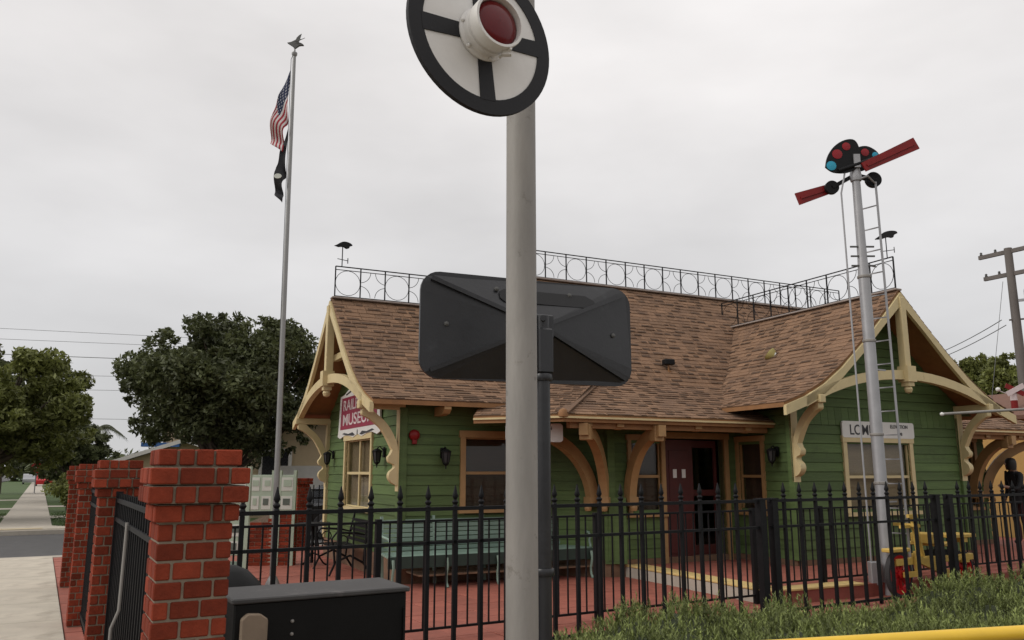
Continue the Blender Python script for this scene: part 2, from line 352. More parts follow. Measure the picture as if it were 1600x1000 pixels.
# far side of the cross street
fs = sheet('far_pavement', [(-.95, 26.85), (.45, 26.85), (.45, 320), (-.95, 320)], -.012, mat('pavement_joint', (.2, .18, .15)), .2)
for i in range(26):
    mb = MB(); mb.box((0, 0, 0), (1.40, 1.488, .03)); o = mb.build('slab', 'concrete2', bevel=.004)
    o.location = SW(-.25, 27.6 + i * 1.5, 0); o.rotation_euler = (0, 0, R(SDEG)); o.parent = fs
sheet('far_pavement_beyond', [(-.95, 66), (.45, 66), (.45, 320), (-.95, 320)], .004, 'concrete2')
sheet('far_kerb', [(-5.2, 26.6), (30, 26.6), (30, 26.85), (-5.2, 26.85)], 0.0, 'concrete2', .25)
sheet('far_ramp', [(-2.2, 26.85), (1.5, 26.85), (.45, 28.4), (-.95, 28.4)], .022, 'concrete', .05)
sheet('far_ramp_pad', [(-1.2, 26.9), (.2, 26.9), (.2, 27.35), (-1.2, 27.35)], .028, mat('yellow_worn_concrete', (.52, .43, .27)))
sheet('far_verge', [(-4.9, 26.85), (-.95, 26.85), (-.95, 320), (-4.9, 320)], -.02, 'lawn', .2)
sheet('far_lawn', [(.45, 26.85), (60, 26.85), (60, 320), (.45, 320)], -.024, 'lawn', .2)
for yy in (34.5, 42, 55): sheet('driveway', [(-5.0, yy), (-.95, yy), (-.95, yy + 1.6), (-5.0, yy + 1.6)], -.008, 'concrete2')
for yy in (33.5, 44): sheet('driveway', [(.45, yy), (9, yy), (9, yy + 1.8), (.45, yy + 1.8)], -.006, 'concrete2')
# short grass, real blades near the crossing
mb = MB()
def blades(n, x0, x1, y0, y1, h):
    for _ in range(n):
        x, y = random.uniform(x0, x1), random.uniform(y0, y1); p = SW(x, y, -.02); a = random.uniform(0, 6.28); hh = h * random.uniform(.5, 1.2)
        d = Vector((math.cos(a), math.sin(a), 0)) * .018; l = Vector((random.uniform(-.4, .4), random.uniform(-.4, .4), 1)) * hh
        mb.add([p - d, p + d, p + l], [(0, 1, 2)], random.uniform(.6, 1.3))
blades(5200, -4.8, -1.0, 28.2, 38, .07); blades(3000, .5, 5, 28.4, 38, .07)
o = stuff(mb.build('lawn_grass', 'grass', tint=True)); o['label'] = 'short green grass of the verges beyond the cross street'; o['category'] = 'grass'

# ------------------------------------------------------------------ red plaza, kerb, pavers
PX0, PX1, PY0, PY1 = SXR, 21.0, FY - .12, 19.0
plaza = sheet('plaza', [(PX0, 3.0), (.75, 3.0), (.75, PY0), (PX1, PY0), (PX1, PY1), (7.0, PY1), (7.0, 18.2), (PX0, 18.2)], -.03, 'joint', .2)
TS = .42
mbt = MB(); mbt.box((0, 0, -.02), (TS - .010, TS - .010, .04)); tme = grab(mbt.build('paver', 'tile', bevel=.004))
cells = []
for i in range(int((PX1 - PX0) / TS)):
    for j in range(int((18.2 - 3.0) / TS)):
        x, y = PX0 + TS * (i + .5), 3.0 + TS * (j + .5)
        if x > .8 + TS and y < PY0 + .35: continue
        if x > .8 and y < FY + .1: continue
        w = SW(x, y)
        if w.y < 2: continue
        cells.append((w.length, x, y))
cells.sort()
stm = MB()
for k, (d, x, y) in enumerate(cells):
    dz = random.uniform(-.003, .003)
    if k < 300:
        link('paver', tme, plaza, SW(x, y, dz), (0, 0, R(SDEG)))
    else:
        p = SW(x, y, dz - .02); stm.box(p, (TS - .010, TS - .010, .04), R(SDEG))
o = stuff(stm.build('pavers', 'tile', plaza))
# front kerb of the plaza, cast in lengths
kx = .85
while kx < PX1:
    mb = MB(); mb.box((0, 0, 0), (1.19, .34, .26)); o = mb.build('kerbstone', 'curb', bevel=.02); o.location = SW(kx + .6, FY + .06, -.112); o.rotation_euler = (0, 0, R(SDEG)); o.parent = plaza; kx += 1.2
# bed in front of the fence
sheet('planting_bed', [(.9, -3), (24, -3), (24, FY - .12), (.9, FY - .12)], -.2, 'soil')

# ================================================================== STATION HOUSE (building frame a, b)
BC = (11.6, 13.95, 0.0)
house = thing('station_house', 'green clapboard station house with cream trim and brown shingled roof', 'building', BW(BC[0], BC[1], 0), BDEG)
def hb(mb, name, m, parent=None, **kw): return mb.build(name, m, parent or house, off=BC, **kw)
PROF = [(0, 0), (.5, .485), (1.0, .945), (1.5, 1.36), (1.9, 1.63), (2.3, 1.83), (2.72, 1.98)]     # bell-cast roof: run, drop
def drop(r):
    for (r0, d0), (r1, d1) in zip(PROF, PROF[1:]):
        if r <= r1: return d0 + (d1 - d0) * (r - r0) / (r1 - r0)
    return PROF[-1][1]
def run(d):
    for (r0, d0), (r1, d1) in zip(PROF, PROF[1:]):
        if d <= d1: return r0 + (r1 - r0) * (d - d0) / (d1 - d0)
    return PROF[-1][0]
RZ = 4.6                                    # ridge height of the wings
# ---- walls
BH = .15
def wall(p0, p1, z0, z1, holes=(), gable=False, mid=None, plinth=True, frieze=None):
    p0, p1 = Vector((*p0, 0)), Vector((*p1, 0)); L = (p1 - p0).length; d = (p1 - p0) / L; n = Vector((d.y, -d.x, 0))
    X = lambda s, z, e: p0 + d * s + n * e + Vector((0, 0, z))
    ss = sorted({0, L} | {h[0] for h in holes} | {h[1] for h in holes}); zs = sorted({z0, z1} | {h[2] for h in holes} | {h[3] for h in holes})
    mb = MB()
    for s0, s1 in zip(ss, ss[1:]):
        for a, b in zip(zs, zs[1:]):
            if any(h[0] <= s0 + 1e-6 and h[1] >= s1 - 1e-6 and h[2] <= a + 1e-6 and h[3] >= b - 1e-6 for h in holes): continue
            mb.hexa([X(s0, a, -.02), X(s1, a, -.02), X(s1, a, -.12), X(s0, a, -.12), X(s0, b, -.02), X(s1, b, -.02), X(s1, b, -.12), X(s0, b, -.12)])
    mid = L / 2 if mid is None else mid
    if gable:
        pts = [(mid - run(RZ - .1 - z), z) for z in np.linspace(z1, RZ - .12, 8)]; pts += [(2 * mid - s, z) for s, z in reversed(pts)]
        mb.prism(pts, d, (0, 0, 1), n, p0 + n * -.07, .1)
    w = hb(mb, 'wall', 'greenin')
    z = z0; top = RZ - .2 if gable else z1
    def board(s0b, s1b, s0t, s1t, a, b):
        m = MB(); j = random.uniform(-.002, .002)
        m.hexa([X(s0b, a + .003, .02 + j), X(s1b, a + .003, .02 + j), X(s1b, a + .003, -.018), X(s0b, a + .003, -.018),
                X(s0t, b - .002, .005 + j), X(s1t, b - .002, .005 + j), X(s1t, b - .002, -.018), X(s0t, b - .002, -.018)])
        hb(m, 'siding_board', 'green', w)
    while z < top - .02:
        b = min(z + BH, top)
        if frieze and frieze[0] - .01 <= z < frieze[1] - .01:
            s = 0.0
            while s < L - .02:
                e = min(s + .16, L); board(s + .003, e - .003, s + .003, e - .003, frieze[0], frieze[1]); s = e
            z = frieze[1]; continue
        segs = [(0, L)]
        for h in holes:
            if min(b, h[3]) - max(z, h[2]) > BH * .35:
                ns = []
                for s0, s1 in segs:
                    if h[0] > s0: ns.append((s0, min(s1, h[0])))
                    if h[1] < s1: ns.append((max(s0, h[1]), s1))
                segs = [q for q in ns if q[1] - q[0] > .01]
        for s0, s1 in segs:
            if gable and z > 2.5:
                wb, wt = run(RZ - .08 - z), run(max(0, RZ - .08 - b)); board(max(s0, mid - wb), min(s1, mid + wb), max(s0, mid - wt), min(s1, mid + wt), z, b)
            else: board(s0, s1, s0, s1, z, b)
        z = b
    if plinth:
        m = MB(); zz = z0; zb = max(0, 0)
        m.hexa([X(-.0, -.1, .04), X(L, -.1, .04), X(L, -.1, -.1), X(0, -.1, -.1), X(0, z0, .04), X(L, z0, .04), X(L, z0, -.1), X(0, z0, -.1)]); hb(m, 'plinth', 'brownbase')
    return X
def window(X, s0, s1, z0, z1, cols=2, rows=2, blind='blind', trim='cream', tw=.085):
    m = MB()
    def bx(a, b, c, e, n0, n1, mm):
        mm.hexa([X(a, c, n1), X(b, c, n1), X(b, c, n0), X(a, c, n0), X(a, e, n1), X(b, e, n1), X(b, e, n0), X(a, e, n0)])
    bx(s0 - tw, s0, z0, z1, -.03, .045, m); bx(s1, s1 + tw, z0, z1, -.03, .045, m); bx(s0 - tw - .02, s1 + tw + .02, z1, z1 + tw + .02, -.03, .055, m)
    w = hb(m, 'window_frame', trim)
    m = MB(); bx(s0 - tw - .04, s1 + tw + .04, z0 - .06, z0, -.03, .09, m); hb(m, 'window_sill', trim, w)
    cw = (s1 - s0) / cols; rh = (z1 - z0) / rows; m = MB()
    for i in range(cols + 1):
        c = s0 + cw * i; bx(max(s0 + .001, c - .025), min(s1 - .001, c + .025), z0 + .001, z1 - .001, -.045, -.01, m)
    for j in range(rows + 1):
        c = z0 + rh * j; bx(s0 + .002, s1 - .002, max(z0 + .002, c - .022), min(z1 - .002, c + .022), -.05, -.008, m)
    hb(m, 'sash', trim, w)
    for i in range(cols):
        for j in range(rows):
            m = MB(); bx(s0 + cw * i + .02, s0 + cw * (i + 1) - .02, z0 + rh * j + .018, z0 + rh * (j + 1) - .018, -.033, -.027, m); hb(m, 'pane', GLASS, w)
    m = MB(); bx(s0 - .03, s1 + .03, z0 - .03, z1 + .03, -.10, -.095, m); hb(m, 'blind', blind, w)
    return w
# floor and platform
mb = MB(); mb.add([(7.35, 7.85, .16), (17.4, 7.85, .16), (17.4, 11.6, .16), (7.35, 11.6, .16), (7.35, 7.85, -.1), (17.4, 7.85, -.1), (17.4, 11.6, -.1), (7.35, 11.6, -.1)],
                  [(0, 1, 2, 3), (4, 5, 1, 0), (7, 4, 0, 3), (6, 7, 3, 2), (5, 6, 2, 1)])
plat = hb(mb, 'platform', 'curb')
mb = MB(); mb.box((7.49, 9.55, .165), (.32, 3.36, .03)); hb(mb, 'step_nosing', 'nosing', plat, bevel=.006)
mb = MB(); mb.box((7.345, 9.55, .07), (.02, 3.3, .15)); hb(mb, 'riser', 'concrete2', plat)
mb = MB(); mb.box((8.29, 7.96, .1655), (1.28, .26, .03)); hb(mb, 'step_nosing', 'nosing', plat, bevel=.006)
for i in range(16):
    for j in range(5):
        x, y = 7.84 + .55 * i, 8.34 + .55 * j
        if y > 9.5 and 9.4 < x < 14: continue
        mb = MB(); mb.box((x, y, .162), (.54, .54, .014)); hb(mb, 'paver', 'tile', plat, bevel=.003)
# left wing
XL = wall((3.9, 16.2), (3.9, 11.7), .35, 2.6, [(1.38, 2.98, 1.0, 2.15)], gable=True, frieze=None)
window(XL, 1.38, 2.98, 1.0, 2.15, 2, 2)
XF = wall((3.9, 11.7), (6.4, 11.7), .35, 2.6, [(1.02, 2.25, 1.04, 2.12)])
window(XF, 1.02, 2.25, 1.04, 2.12, 1, 2, 'blinddark', 'timber')
XD = wall((6.4, 11.7), (7.1, 11.0), .25, 2.6)
XM = wall((7.1, 11.0), (9.7, 11.0), .25, 2.6, [(.40, .98, .95, 2.10), (1.06, 2.30, .16, 2.14)])
window(XM, .40, .98, .95, 2.10, 1, 2, 'blinddark', 'timber', .07)
XS = wall((9.7, 11.0), (9.7, 9.7), .25, 2.6, [(.08, .62, .95, 2.10)])
window(XS, .08, .62, .95, 2.10, 1, 2, 'blinddark', 'timber', .07)
XG = wall((9.7, 9.7), (13.7, 9.7), .25, 2.6, [(1.16, 2.66, .95, 2.08)], gable=True, mid=2.0, frieze=(2.35, 2.65))
window(XG, 1.16, 2.66, .95, 2.08, 2, 2, 'blind')
wall((13.7, 9.7), (13.7, 11.0), .25, 2.6)
XE = wall((13.7, 11.0), (16.3, 11.0), .25, 2.6, [(1.55, 2.25, .9, 2.2)])
window(XE, 1.55, 2.25, .9, 2.2, 1, 2, 'blind', 'timber')
wall((16.3, 11.0), (16.3, 16.2), .25, 2.6)
# plain back walls close the house
mb = MB()
mb.box((10.1, 16.2, 1.4), (12.3, .1, 2.6)); hb(mb, 'rear_wall', 'green')
mb = MB(); mb.box((10.1, 13.6, .17), (12.2, 5.0, .02)); hb(mb, 'floor_inside', 'brownbase')
# main gable cheeks above the wing roofs
for a in (7.25, 15.95):
    mb = MB(); pts = [(13.95 - 2.9, 2.5), (13.95 + 2.9, 2.5), (13.95, 5.3)]
    mb.prism(pts, (0, 1, 0), (0, 0, 1), (1, 0, 0), (a, 0, 0), .08); hb(mb, 'gable_cheek', 'green')
# corner boards
for a, b, z0, m in ((3.9, 11.7, .35, 'green'), (3.9, 16.2, .35, 'cream'), (9.7, 9.7, .25, 'green'), (13.7, 9.7, .25, 'green'), (7.1, 11.0, .25, 'green')):
    mb = MB(); mb.box((a, b, (z0 + 2.55) / 2), (.13, .13, 2.55 - z0)); hb(mb, 'corner_board', m, bevel=.006)
# ---- doors
door = MB(); X = XM
def bx(mm, a, b, c, e, n0, n1, X=X): mm.hexa([X(a, c, n1), X(b, c, n1), X(b, c, n0), X(a, c, n0), X(a, e, n1), X(b, e, n1), X(b, e, n0), X(a, e, n0)])
mb = MB(); bx(mb, .99, 1.06, .16, 2.14, -.1, .05); bx(mb, 2.30, 2.385, .16, 2.14, -.1, .05); bx(mb, .97, 2.40, 2.14, 2.24, -.1, .06); fr_ = hb(mb, 'door_frame', 'timber')
mb = MB(); bx(mb, 1.07, 1.66, .18, 2.12, -.06, -.02); dl = hb(mb, 'door', 'doorred')
for z0, z1 in ((.3, .95), (1.1, 1.95)):
    mb = MB(); bx(mb, 1.17, 1.56, z0, z1, -.03, -.008); hb(mb, 'door_panel', 'doorred', dl, bevel=.004)
for s in (1.24, 1.42):
    mb = MB(); bx(mb, s, s + .075, 1.5, 1.64, -.007, -.003); hb(mb, 'notice', 'signwhite', dl)
mb = MB(); bx(mb, 1.70, 1.76, .18, 2.12, -.2, -.16); bx(mb, 2.22, 2.28, .18, 2.12, -.2, -.16); bx(mb, 1.70, 2.28, 2.0, 2.12, -.199, -.161); bx(mb, 1.70, 2.28, 1.2, 1.3, -.199, -.161); bx(mb, 1.70, 2.28, .18, .4, -.199, -.161)
sd_ = hb(mb, 'screen_door', 'doorred'); mb = MB(); bx(mb, 1.76, 2.22, 1.3, 2.0, -.182, -.178); hb(mb, 'pane', GLASS, sd_)
# ---- roofs
SH = []        # every shingle: (distance, owner, verts, tint)
W2 = lambda p: BW(p[0], p[1], p[2])
def shingles(owner, line, along, t0, t1, inset=None):
    """line: list of points from eave to ridge at along=0 ; shingle courses stepped up the slope between t0 and t1."""
    along = Vector(along).normalized(); pts = [Vector(p) for p in line]
    seg = [(pts[i + 1] - pts[i]).length for i in range(len(pts) - 1)]; tot = sum(seg)
    def pos(d):
        for i, l in enumerate(seg):
            if d <= l or i == len(seg) - 1: return pts[i] + (pts[i + 1] - pts[i]) * (d / l), (pts[i + 1] - pts[i]).normalized()
            d -= l
    d = 0.0; row = 0; E_ = .115
    while d < tot - .02:
        e = min(d + E_ + .03, tot); p, u = pos(d); q, _ = pos(e); n = along.cross(u).normalized()
        if n.z < 0: n = -n
        a0, a1 = t0, t1
        if inset: a0, a1 = inset(d / tot)
        t = a0 - random.uniform(0, .2)
        while t < a1:
            w = random.uniform(.14, .36); x0, x1 = max(t, a0), min(t + w - .006, a1); t += w
            if x1 - x0 < .03: continue
            h = random.choice((.014, .017, .02)); dark = random.random()
            tint = random.uniform(.82, 1.2)
            vs = [p + along * x0, p + along * x1, q + along * x1, q + along * x0]
            SH.append((owner, [v + n * .002 for v in vs] + [vs[0] + n * h, vs[1] + n * h, vs[2] + n * .007, vs[3] + n * .007], tint))
            if dark < .55 and x1 - x0 > .12:      # laminated tab of the course, its shadow band put into a darker tint
                y0 = x0 + random.uniform(0, .05); y1 = min(x1, y0 + random.uniform(.10, .28)); f = .38
                r = p + (q - p) * f
                vs = [p + along * y0, p + along * y1, r + along * y1, r + along * y0]
                SH.append((owner, [v + n * .012 for v in vs] + [vs[0] + n * (h + .006), vs[1] + n * (h + .006), vs[2] + n * .019, vs[3] + n * .019], random.uniform(.38, .60)))
        d += E_; row += 1
def gable_roof(a0, a1, b0, axis, zr):
    """bell-cast gable roof; axis 'a': ridge along a at b0 ; axis 'b': ridge along b at a=b0"""
    outer = [(-r, zr - d) for r, d in reversed(PROF)] + [(r, zr - d) for r, d in PROF[1:]]
    inner = [(x, z - .065) for x, z in reversed(outer)]
    mb = MB(); poly = outer + inner
    if axis == 'a': mb.prism(poly, (0, 1, 0), (0, 0, 1), (1, 0, 0), ((a0 + a1) / 2, b0, 0), a1 - a0)
    else: mb.prism(poly, (1, 0, 0), (0, 0, 1), (0, 1, 0), (b0, (a0 + a1) / 2, 0), a1 - a0)
    rf = hb(mb, 'roof', 'soffit')
    for sgn in (-1, 1):
        ln = []
        for r, d in reversed(PROF):
            ln.append((0, b0 + sgn * r, zr - d + .004) if axis == 'a' else (b0 + sgn * r, 0, zr - d + .004))
        shingles(rf, ln, (1, 0, 0) if axis == 'a' else (0, 1, 0), a0 - .02, a1 + .02)
    mb = MB()
    if axis == 'a': mb.box(((a0 + a1) / 2, b0, zr + .02), (a1 - a0 + .04, .16, .035))
    else: mb.box((b0, (a0 + a1) / 2, zr + .02), (.16, a1 - a0 + .04, .035))
    hb(mb, 'ridge_cap', 'ridgecap', rf, bevel=.01)
    return rf
rL = gable_roof(3.3, 7.6, 13.95, 'a', RZ)
rG = gable_roof(9.1, 13.25, 11.7, 'b', RZ)
# main roof with the porch skirt
MZ = 5.38
A0, A1 = 7.05, 16.1
mb = MB()
mb.prism([(-2.3, -2.28), (0, 0), (2.3, -2.28), (2.3, -2.4), (0, -.12), (-2.3, -2.4)], (0, 1, 0), (0, 0, 1), (1, 0, 0), ((A0 + A1) / 2, 13.95, MZ), A1 - A0)
rM = hb(mb, 'roof', 'soffit')
shingles(rM, [(0, 13.95 - 2.3, MZ - 2.28 + .004), (0, 13.95, MZ + .004)], (1, 0, 0), A0 - .02, A1 + .02)
shingles(rM, [(0, 13.95 + 2.3, MZ - 2.28 + .004), (0, 13.95, MZ + .004)], (1, 0, 0), A0 - .02, A1 + .02)
mb = MB(); mb.box(((A0 + A1) / 2, 13.95, MZ + .02), (A1 - A0 + .04, .16, .04)); hb(mb, 'ridge_cap', 'ridgecap', rM, bevel=.01)
C1, C2, P, Q = Vector((5.74, 10.06, 2.4)), Vector((4.79, 11.07, 2.4)), Vector((7.33, 11.65, 3.1)), Vector((5.7, 12.35, 3.06))
mir = lambda p: Vector((23.2 - p.x, p.y, p.z))
C1r, C2r, Pr, Qr = mir(C1), mir(C2), mir(P), mir(Q)
def slab(mb, pts, t):
    pts = [Vector(p) for p in pts]; n = len(pts); mb.add(pts + [p - Vector((0, 0, t)) for p in pts], [tuple(range(n)), tuple(range(2 * n - 1, n - 1, -1))] + [(i, n + i, n + (i + 1) % n, (i + 1) % n) for i in range(n)])
mb = MB(); slab(mb, [C1, C1r, Pr, P], .1); slab(mb, [C2, C1, P, Q], .1); slab(mb, [C1r, C2r, Qr, Pr], .1)
rP = hb(mb, 'porch_roof', 'soffit')
LP = (P.x - C1.x)
shingles(rP, [(0, 10.06, 2.405), (0, 11.65, 3.105)], (1, 0, 0), 0, 0, inset=lambda f: (C1.x + LP * f, C1r.x - LP * f))
dv = (C2 - C1).normalized(); dl_ = (C2 - C1).length
SHl = len(SH)
# hip end slope towards the left wing
up = (Q - C2); 
mid0 = (C1 + C2) / 2; mid1 = (P + Q) / 2
lw = (Q - P).length
shingles(rP, [mid0 + Vector((0, 0, .004)), mid1 + Vector((0, 0, .004))], dv, 0, 0, inset=lambda f: (-(dl_ / 2 + (lw / 2 - dl_ / 2) * f), dl_ / 2 + (lw / 2 - dl_ / 2) * f))
mb = MB(); mb.bar(C1 + Vector((-.02, -.02, .025)), P + Vector((0, 0, .025)), .17, .02); mb.t = [.72] * len(mb.f); hb(mb, 'hip_cap', 'shingle', rP, tint=True)
mb = MB(); mb.lathe([(.0, 0), (.07, .01), (.075, .06), (.05, .11), (0, .13)], (C1.x, C1.y, C1.z - .04), n=12); hb(mb, 'hip_end_cap', 'soffit', rP, smooth=40)
# eave edge strips
mb = MB(); e = Vector((0, 0, -.035)); mb.bar(C1 + e + Vector((0, -.02, 0)), C1r + e + Vector((0, -.02, 0)), .035, .028); mb.bar(C2 + e, C1 + e + Vector((-.012, -.018, 0)), .035, .028); hb(mb, 'eave_edge', 'cream', rP)
# build shingles: the 300 nearest facing ones singly, the rest joined per roof
infos = []
for i, (ow, vs, tint) in enumerate(SH):
    c = sum((W2(v) for v in vs), Vector()) / 8; nrm = (W2(vs[5]) - W2(vs[4])).cross(W2(vs[7]) - W2(vs[4])); 
    if nrm.z < 0: nrm = -nrm
    vis = nrm.dot(Vector((0, 0, EYE)) - c) > 0
    infos.append(((0 if vis else 1), c.length - (W2(vs[5]) - W2(vs[4])).length * 8 - (3 if tint > .6 else 0), i))
infos.sort(); single = {i for _, _, i in infos[:300]}
rest = {}
for i, (ow, vs, tint) in enumerate(SH):
    if i in single:
        m = MB(); m.hexa(vs, tint); hb(m, 'shingle', 'shingle', ow, tint=True)
    else: rest.setdefault(ow, MB()).hexa(vs, tint)
for ow, m in rest.items(): stuff(hb(m, 'shingles', 'shingle', ow, tint=True))
# ---- gable dress: bargeboards, arched collar, king post, pendant, lookouts, scroll brackets
OUT_ = catmull([(.60, 0), (.60, -.09), (.50, -.14), (.40, -.21), (.31, -.29), (.23, -.41), (.16, -.54), (.13, -.60)], 4)
INN_ = catmull([(.045, -.60), (.055, -.52), (.11, -.39), (.19, -.26), (.29, -.15), (.39, -.07), (.46, 0)], 4)
SCROLL = OUT_ + INN_
SCR_LOW = catmull([(.13, -.60), (.155, -.66), (.19, -.71), (.17, -.78), (.10, -.81), (.095, -.86), (.16, -.92), (.175, -1.0), (.12, -1.08), (.03, -1.12)], 4) + [(.03, -.60)]
def gable_dress(o, sx, out, rng_=1):
    """o: ridge point at the rake plane; sx: horizontal direction in the gable plane; out: outward direction"""
    o, sx, out = Vector(o), Vector(sx), Vector(out)
    for sg in (-1, 1):
        pts = [(sg * r, -d - .04) for r, d in PROF] + [(sg * r, -d - .19 if i else -.24) for i, (r, d) in reversed(list(enumerate(PROF)))]
        if sg < 0: pts = pts[::-1]
        mb = MB(); mb.prism(pts, sx, (0, 0, 1), out, o + out * .02, .06); hb(mb, 'bargeboard', 'cream')
        # lookout beam and scroll bracket at the wall corner
        wx = 2.0 if rng_ else 2.25
        base = o + sx * sg * wx + out * -.6 + Vector((0, 0, -drop(wx) - .16))
        mb = MB(); mb.box(base + out * .33 + Vector((0, 0, -.06)), (abs(sx.x) * .12 + abs(out.x) * .72, abs(sx.y) * .12 + abs(out.y) * .72, .12)); hb(mb, 'lookout_beam', 'cream', bevel=.008)
        mb = MB(); o3 = base + Vector((0, 0, -.12)) + out * .03; mb.prism(SCROLL, out, (0, 0, 1), sx, o3, .11); mb.prism(SCR_LOW, out, (0, 0, 1), sx, o3, .112); mb.prism([(-.01, 0), (-.01, -1.2), (.04, -1.2), (.04, 0)], out, (0, 0, 1), sx, o3, .13); hb(mb, 'scroll_bracket', 'cream')
    n = 16; ap = -1.36; en = -1.88; W_ = 2.3
    ar = [(W_ * (2 * i / n - 1), en + (ap - en) * (1 - abs(2 * i / n - 1) ** 2.1)) for i in range(n + 1)]
    pts = ar + [(x, z - .15) for x, z in reversed(ar)]
    mb = MB(); mb.prism(pts, sx, (0, 0, 1), out, o + out * .0, .10); hb(mb, 'arched_collar', 'cream')
    mb = MB(); mb.box(o + Vector((0, 0, -.75)) + out * .012, (.13, .13, 1.25)); hb(mb, 'king_post', 'cream', bevel=.008)
    mb = MB(); mb.box(o + Vector((0, 0, -1.42)) + out * .03, (.20, .20, .26)); mb.box(o + Vector((0, 0, -1.58)) + out * .03, (.14, .14, .08)); mb.lathe([(.0, 0), (.05, .02), (.07, .07), (.05, .12)], o + Vector((0, 0, -1.74)) + out * .03, n=10); hb(mb, 'pendant', 'cream')
    if rng_ == 0: mb = MB(); mb.box(o + Vector((0, 0, -.95)) + out * -.3, (.1 + abs(sx.x) * 1.5, .1 + abs(sx.y) * 1.5, .11)); hb(mb, 'collar_tie', 'cream')
gable_dress((3.3, 13.95, RZ), (0, -1, 0), (-1, 0, 0), 0)
gable_dress((11.7, 9.1, RZ), (1, 0, 0), (0, -1, 0), 1)
# eave rafter tails along the left wing and the porch
for a in (4.45, 5.15, 5.85, 6.5):
    mb = MB(); mb.prism([(0, 0), (.42, 0), (.42, -.05), (.36, -.11), (.2, -.13), (0, -.13)], (0, -1, 0), (0, 0, 1), (1, 0, 0), (a, 11.66, 2.56), .11); hb(mb, 'rafter_tail', 'timber')
for a in (6.2, 6.75, 8.2, 9.2, 10.0, 14.2, 15.2, 16.2, 17.0):
    mb = MB(); mb.prism([(0, .36), (.9, 0), (.9, -.07), (.8, -.11), (.5, -.02), (0, .2)], (0, -1, 0), (0, 0, 1), (1, 0, 0), (a, 11.02, 2.32), .12); hb(mb, 'rafter_tail', 'timber')
for x0_, x1_ in ((5.9, 9.62), (13.8, 17.3)): mb = MB(); mb.bar((x0_, 10.2, 2.27), (x1_, 10.2, 2.27), .1, .1); hb(mb, 'porch_beam', 'soffit')
# curved porch braces
def brace(foot, top, z0=1.12, z1=2.12, w=.13):
    foot, top = Vector((*foot, 0)), Vector((*top, 0)); d = top - foot; Rr = d.length; d /= Rr; side = Vector((d.y, -d.x, 0)); n = 14
    outp = [(Rr * (1 - math.cos(R(90 * i / n))) * 1.0, z0 + (z1 - z0) * math.sin(R(90 * i / n))) for i in range(n + 1)]
    # thickness inward
    pts = [(x + .0, z) for x, z in outp]; inn = []
    for i, (x, z) in enumerate(outp):
        t = R(90 * i / n); inn.append((x - .17 * math.cos(t), z + .17 * math.sin(t)))
    poly = pts + inn[::-1]
    mb = MB(); mb.prism(poly, d, (0, 0, 1), side, foot + d * .17, w)
    b = hb(mb, 'porch_brace', 'timber'); mb = MB(); mb.box(foot + d * .1 + Vector((0, 0, z0 + .02)), (.2, .16, .14), math.atan2(d.y, d.x)); mb.lathe([(.0, 0), (.05, .01), (.06, .05), (.05, .1)], foot + d * .18 + Vector((0, 0, z0 - .13)), n=10); hb(mb, 'brace_scroll', 'timber', b)
    mb = MB(); mb.box(top + d * .02 + Vector((0, 0, z1 + .05)), (.15, .165, .24), math.atan2(d.y, d.x)); hb(mb, 'brace_block', 'timber', b, bevel=.01)
brace((7.42, 11.0), (7.42, 10.18)); brace((7.06, 11.04), (6.2, 10.2)); brace((6.95, 11.15), (5.75, 10.98))
brace((15.8, 11.0), (15.8, 10.18)); brace((16.2, 11.05), (17.0, 10.2)); brace((13.76, 10.6), (15.0, 10.6))
mb = MB(); mb.box((7.18, 11.0, .7), (.34, .16, 1.0), R(-22)); hb(mb, 'corner_post', 'green')
# ---- iron cresting on the ridges
CRH, CRW = .55, .487
def ring_mesh():
    mb = MB(); n = 20; r = .225; mb.tube([(r * math.cos(2 * math.pi * i / n), 0, CRH * .47 + r * math.sin(2 * math.pi * i / n)) for i in range(n)], .0055, 5, closed=True); return grab(mb.build('cresting_ring', 'iron'))
def star_mesh():
    mb = MB(); r = .2
    for cx, cz, a0 in ((-CRW / 2, .03, 0), (CRW / 2, .03, 90), (CRW / 2, CRH - .06, 180), (-CRW / 2, CRH - .06, 270)):
        mb.tube([(cx + r * math.cos(R(a0 + 90 * i / 7)), 0, cz + r * math.sin(R(a0 + 90 * i / 7))) for i in range(8)], .0055, 5)
    return grab(mb.build('cresting_arcs', 'iron'))
RING, STAR = ring_mesh(), star_mesh()
def cresting(p, q):
    p, q = Vector(p), Vector(q); L = (q - p).length; d = (q - p) / L; n = max(1, round(L / CRW)); w = L / n
    mb = MB()
    for z, t in ((.0, .03), (CRH - .06, .012), (CRH, .018)): mb.bar(p + Vector((0, 0, z)), q + Vector((0, 0, z)), t)
    cr_ = hb(mb, 'roof_cresting', 'iron')
    for i in range(n + 1): m = MB(); m.bar(p + d * w * i, p + d * w * i + Vector((0, 0, CRH)), .02); hb(m, 'cresting_post', 'iron', cr_)
    ang = math.atan2(d.y, d.x)
    for i in range(n):
        c = p + d * w * (i + .5) - Vector(BC); link('cresting_ring' if i % 2 == 0 else 'cresting_arcs', RING if i % 2 == 0 else STAR, cr_, c, (0, 0, ang))
cresting((3.34, 13.95, RZ + .05), (7.0, 13.95, RZ + .05))
cresting((7.1, 13.95, MZ + .05), (15.8, 13.95, MZ + .05))
cresting((11.7, 9.14, RZ + .05), (11.7, 13.5, RZ + .05))
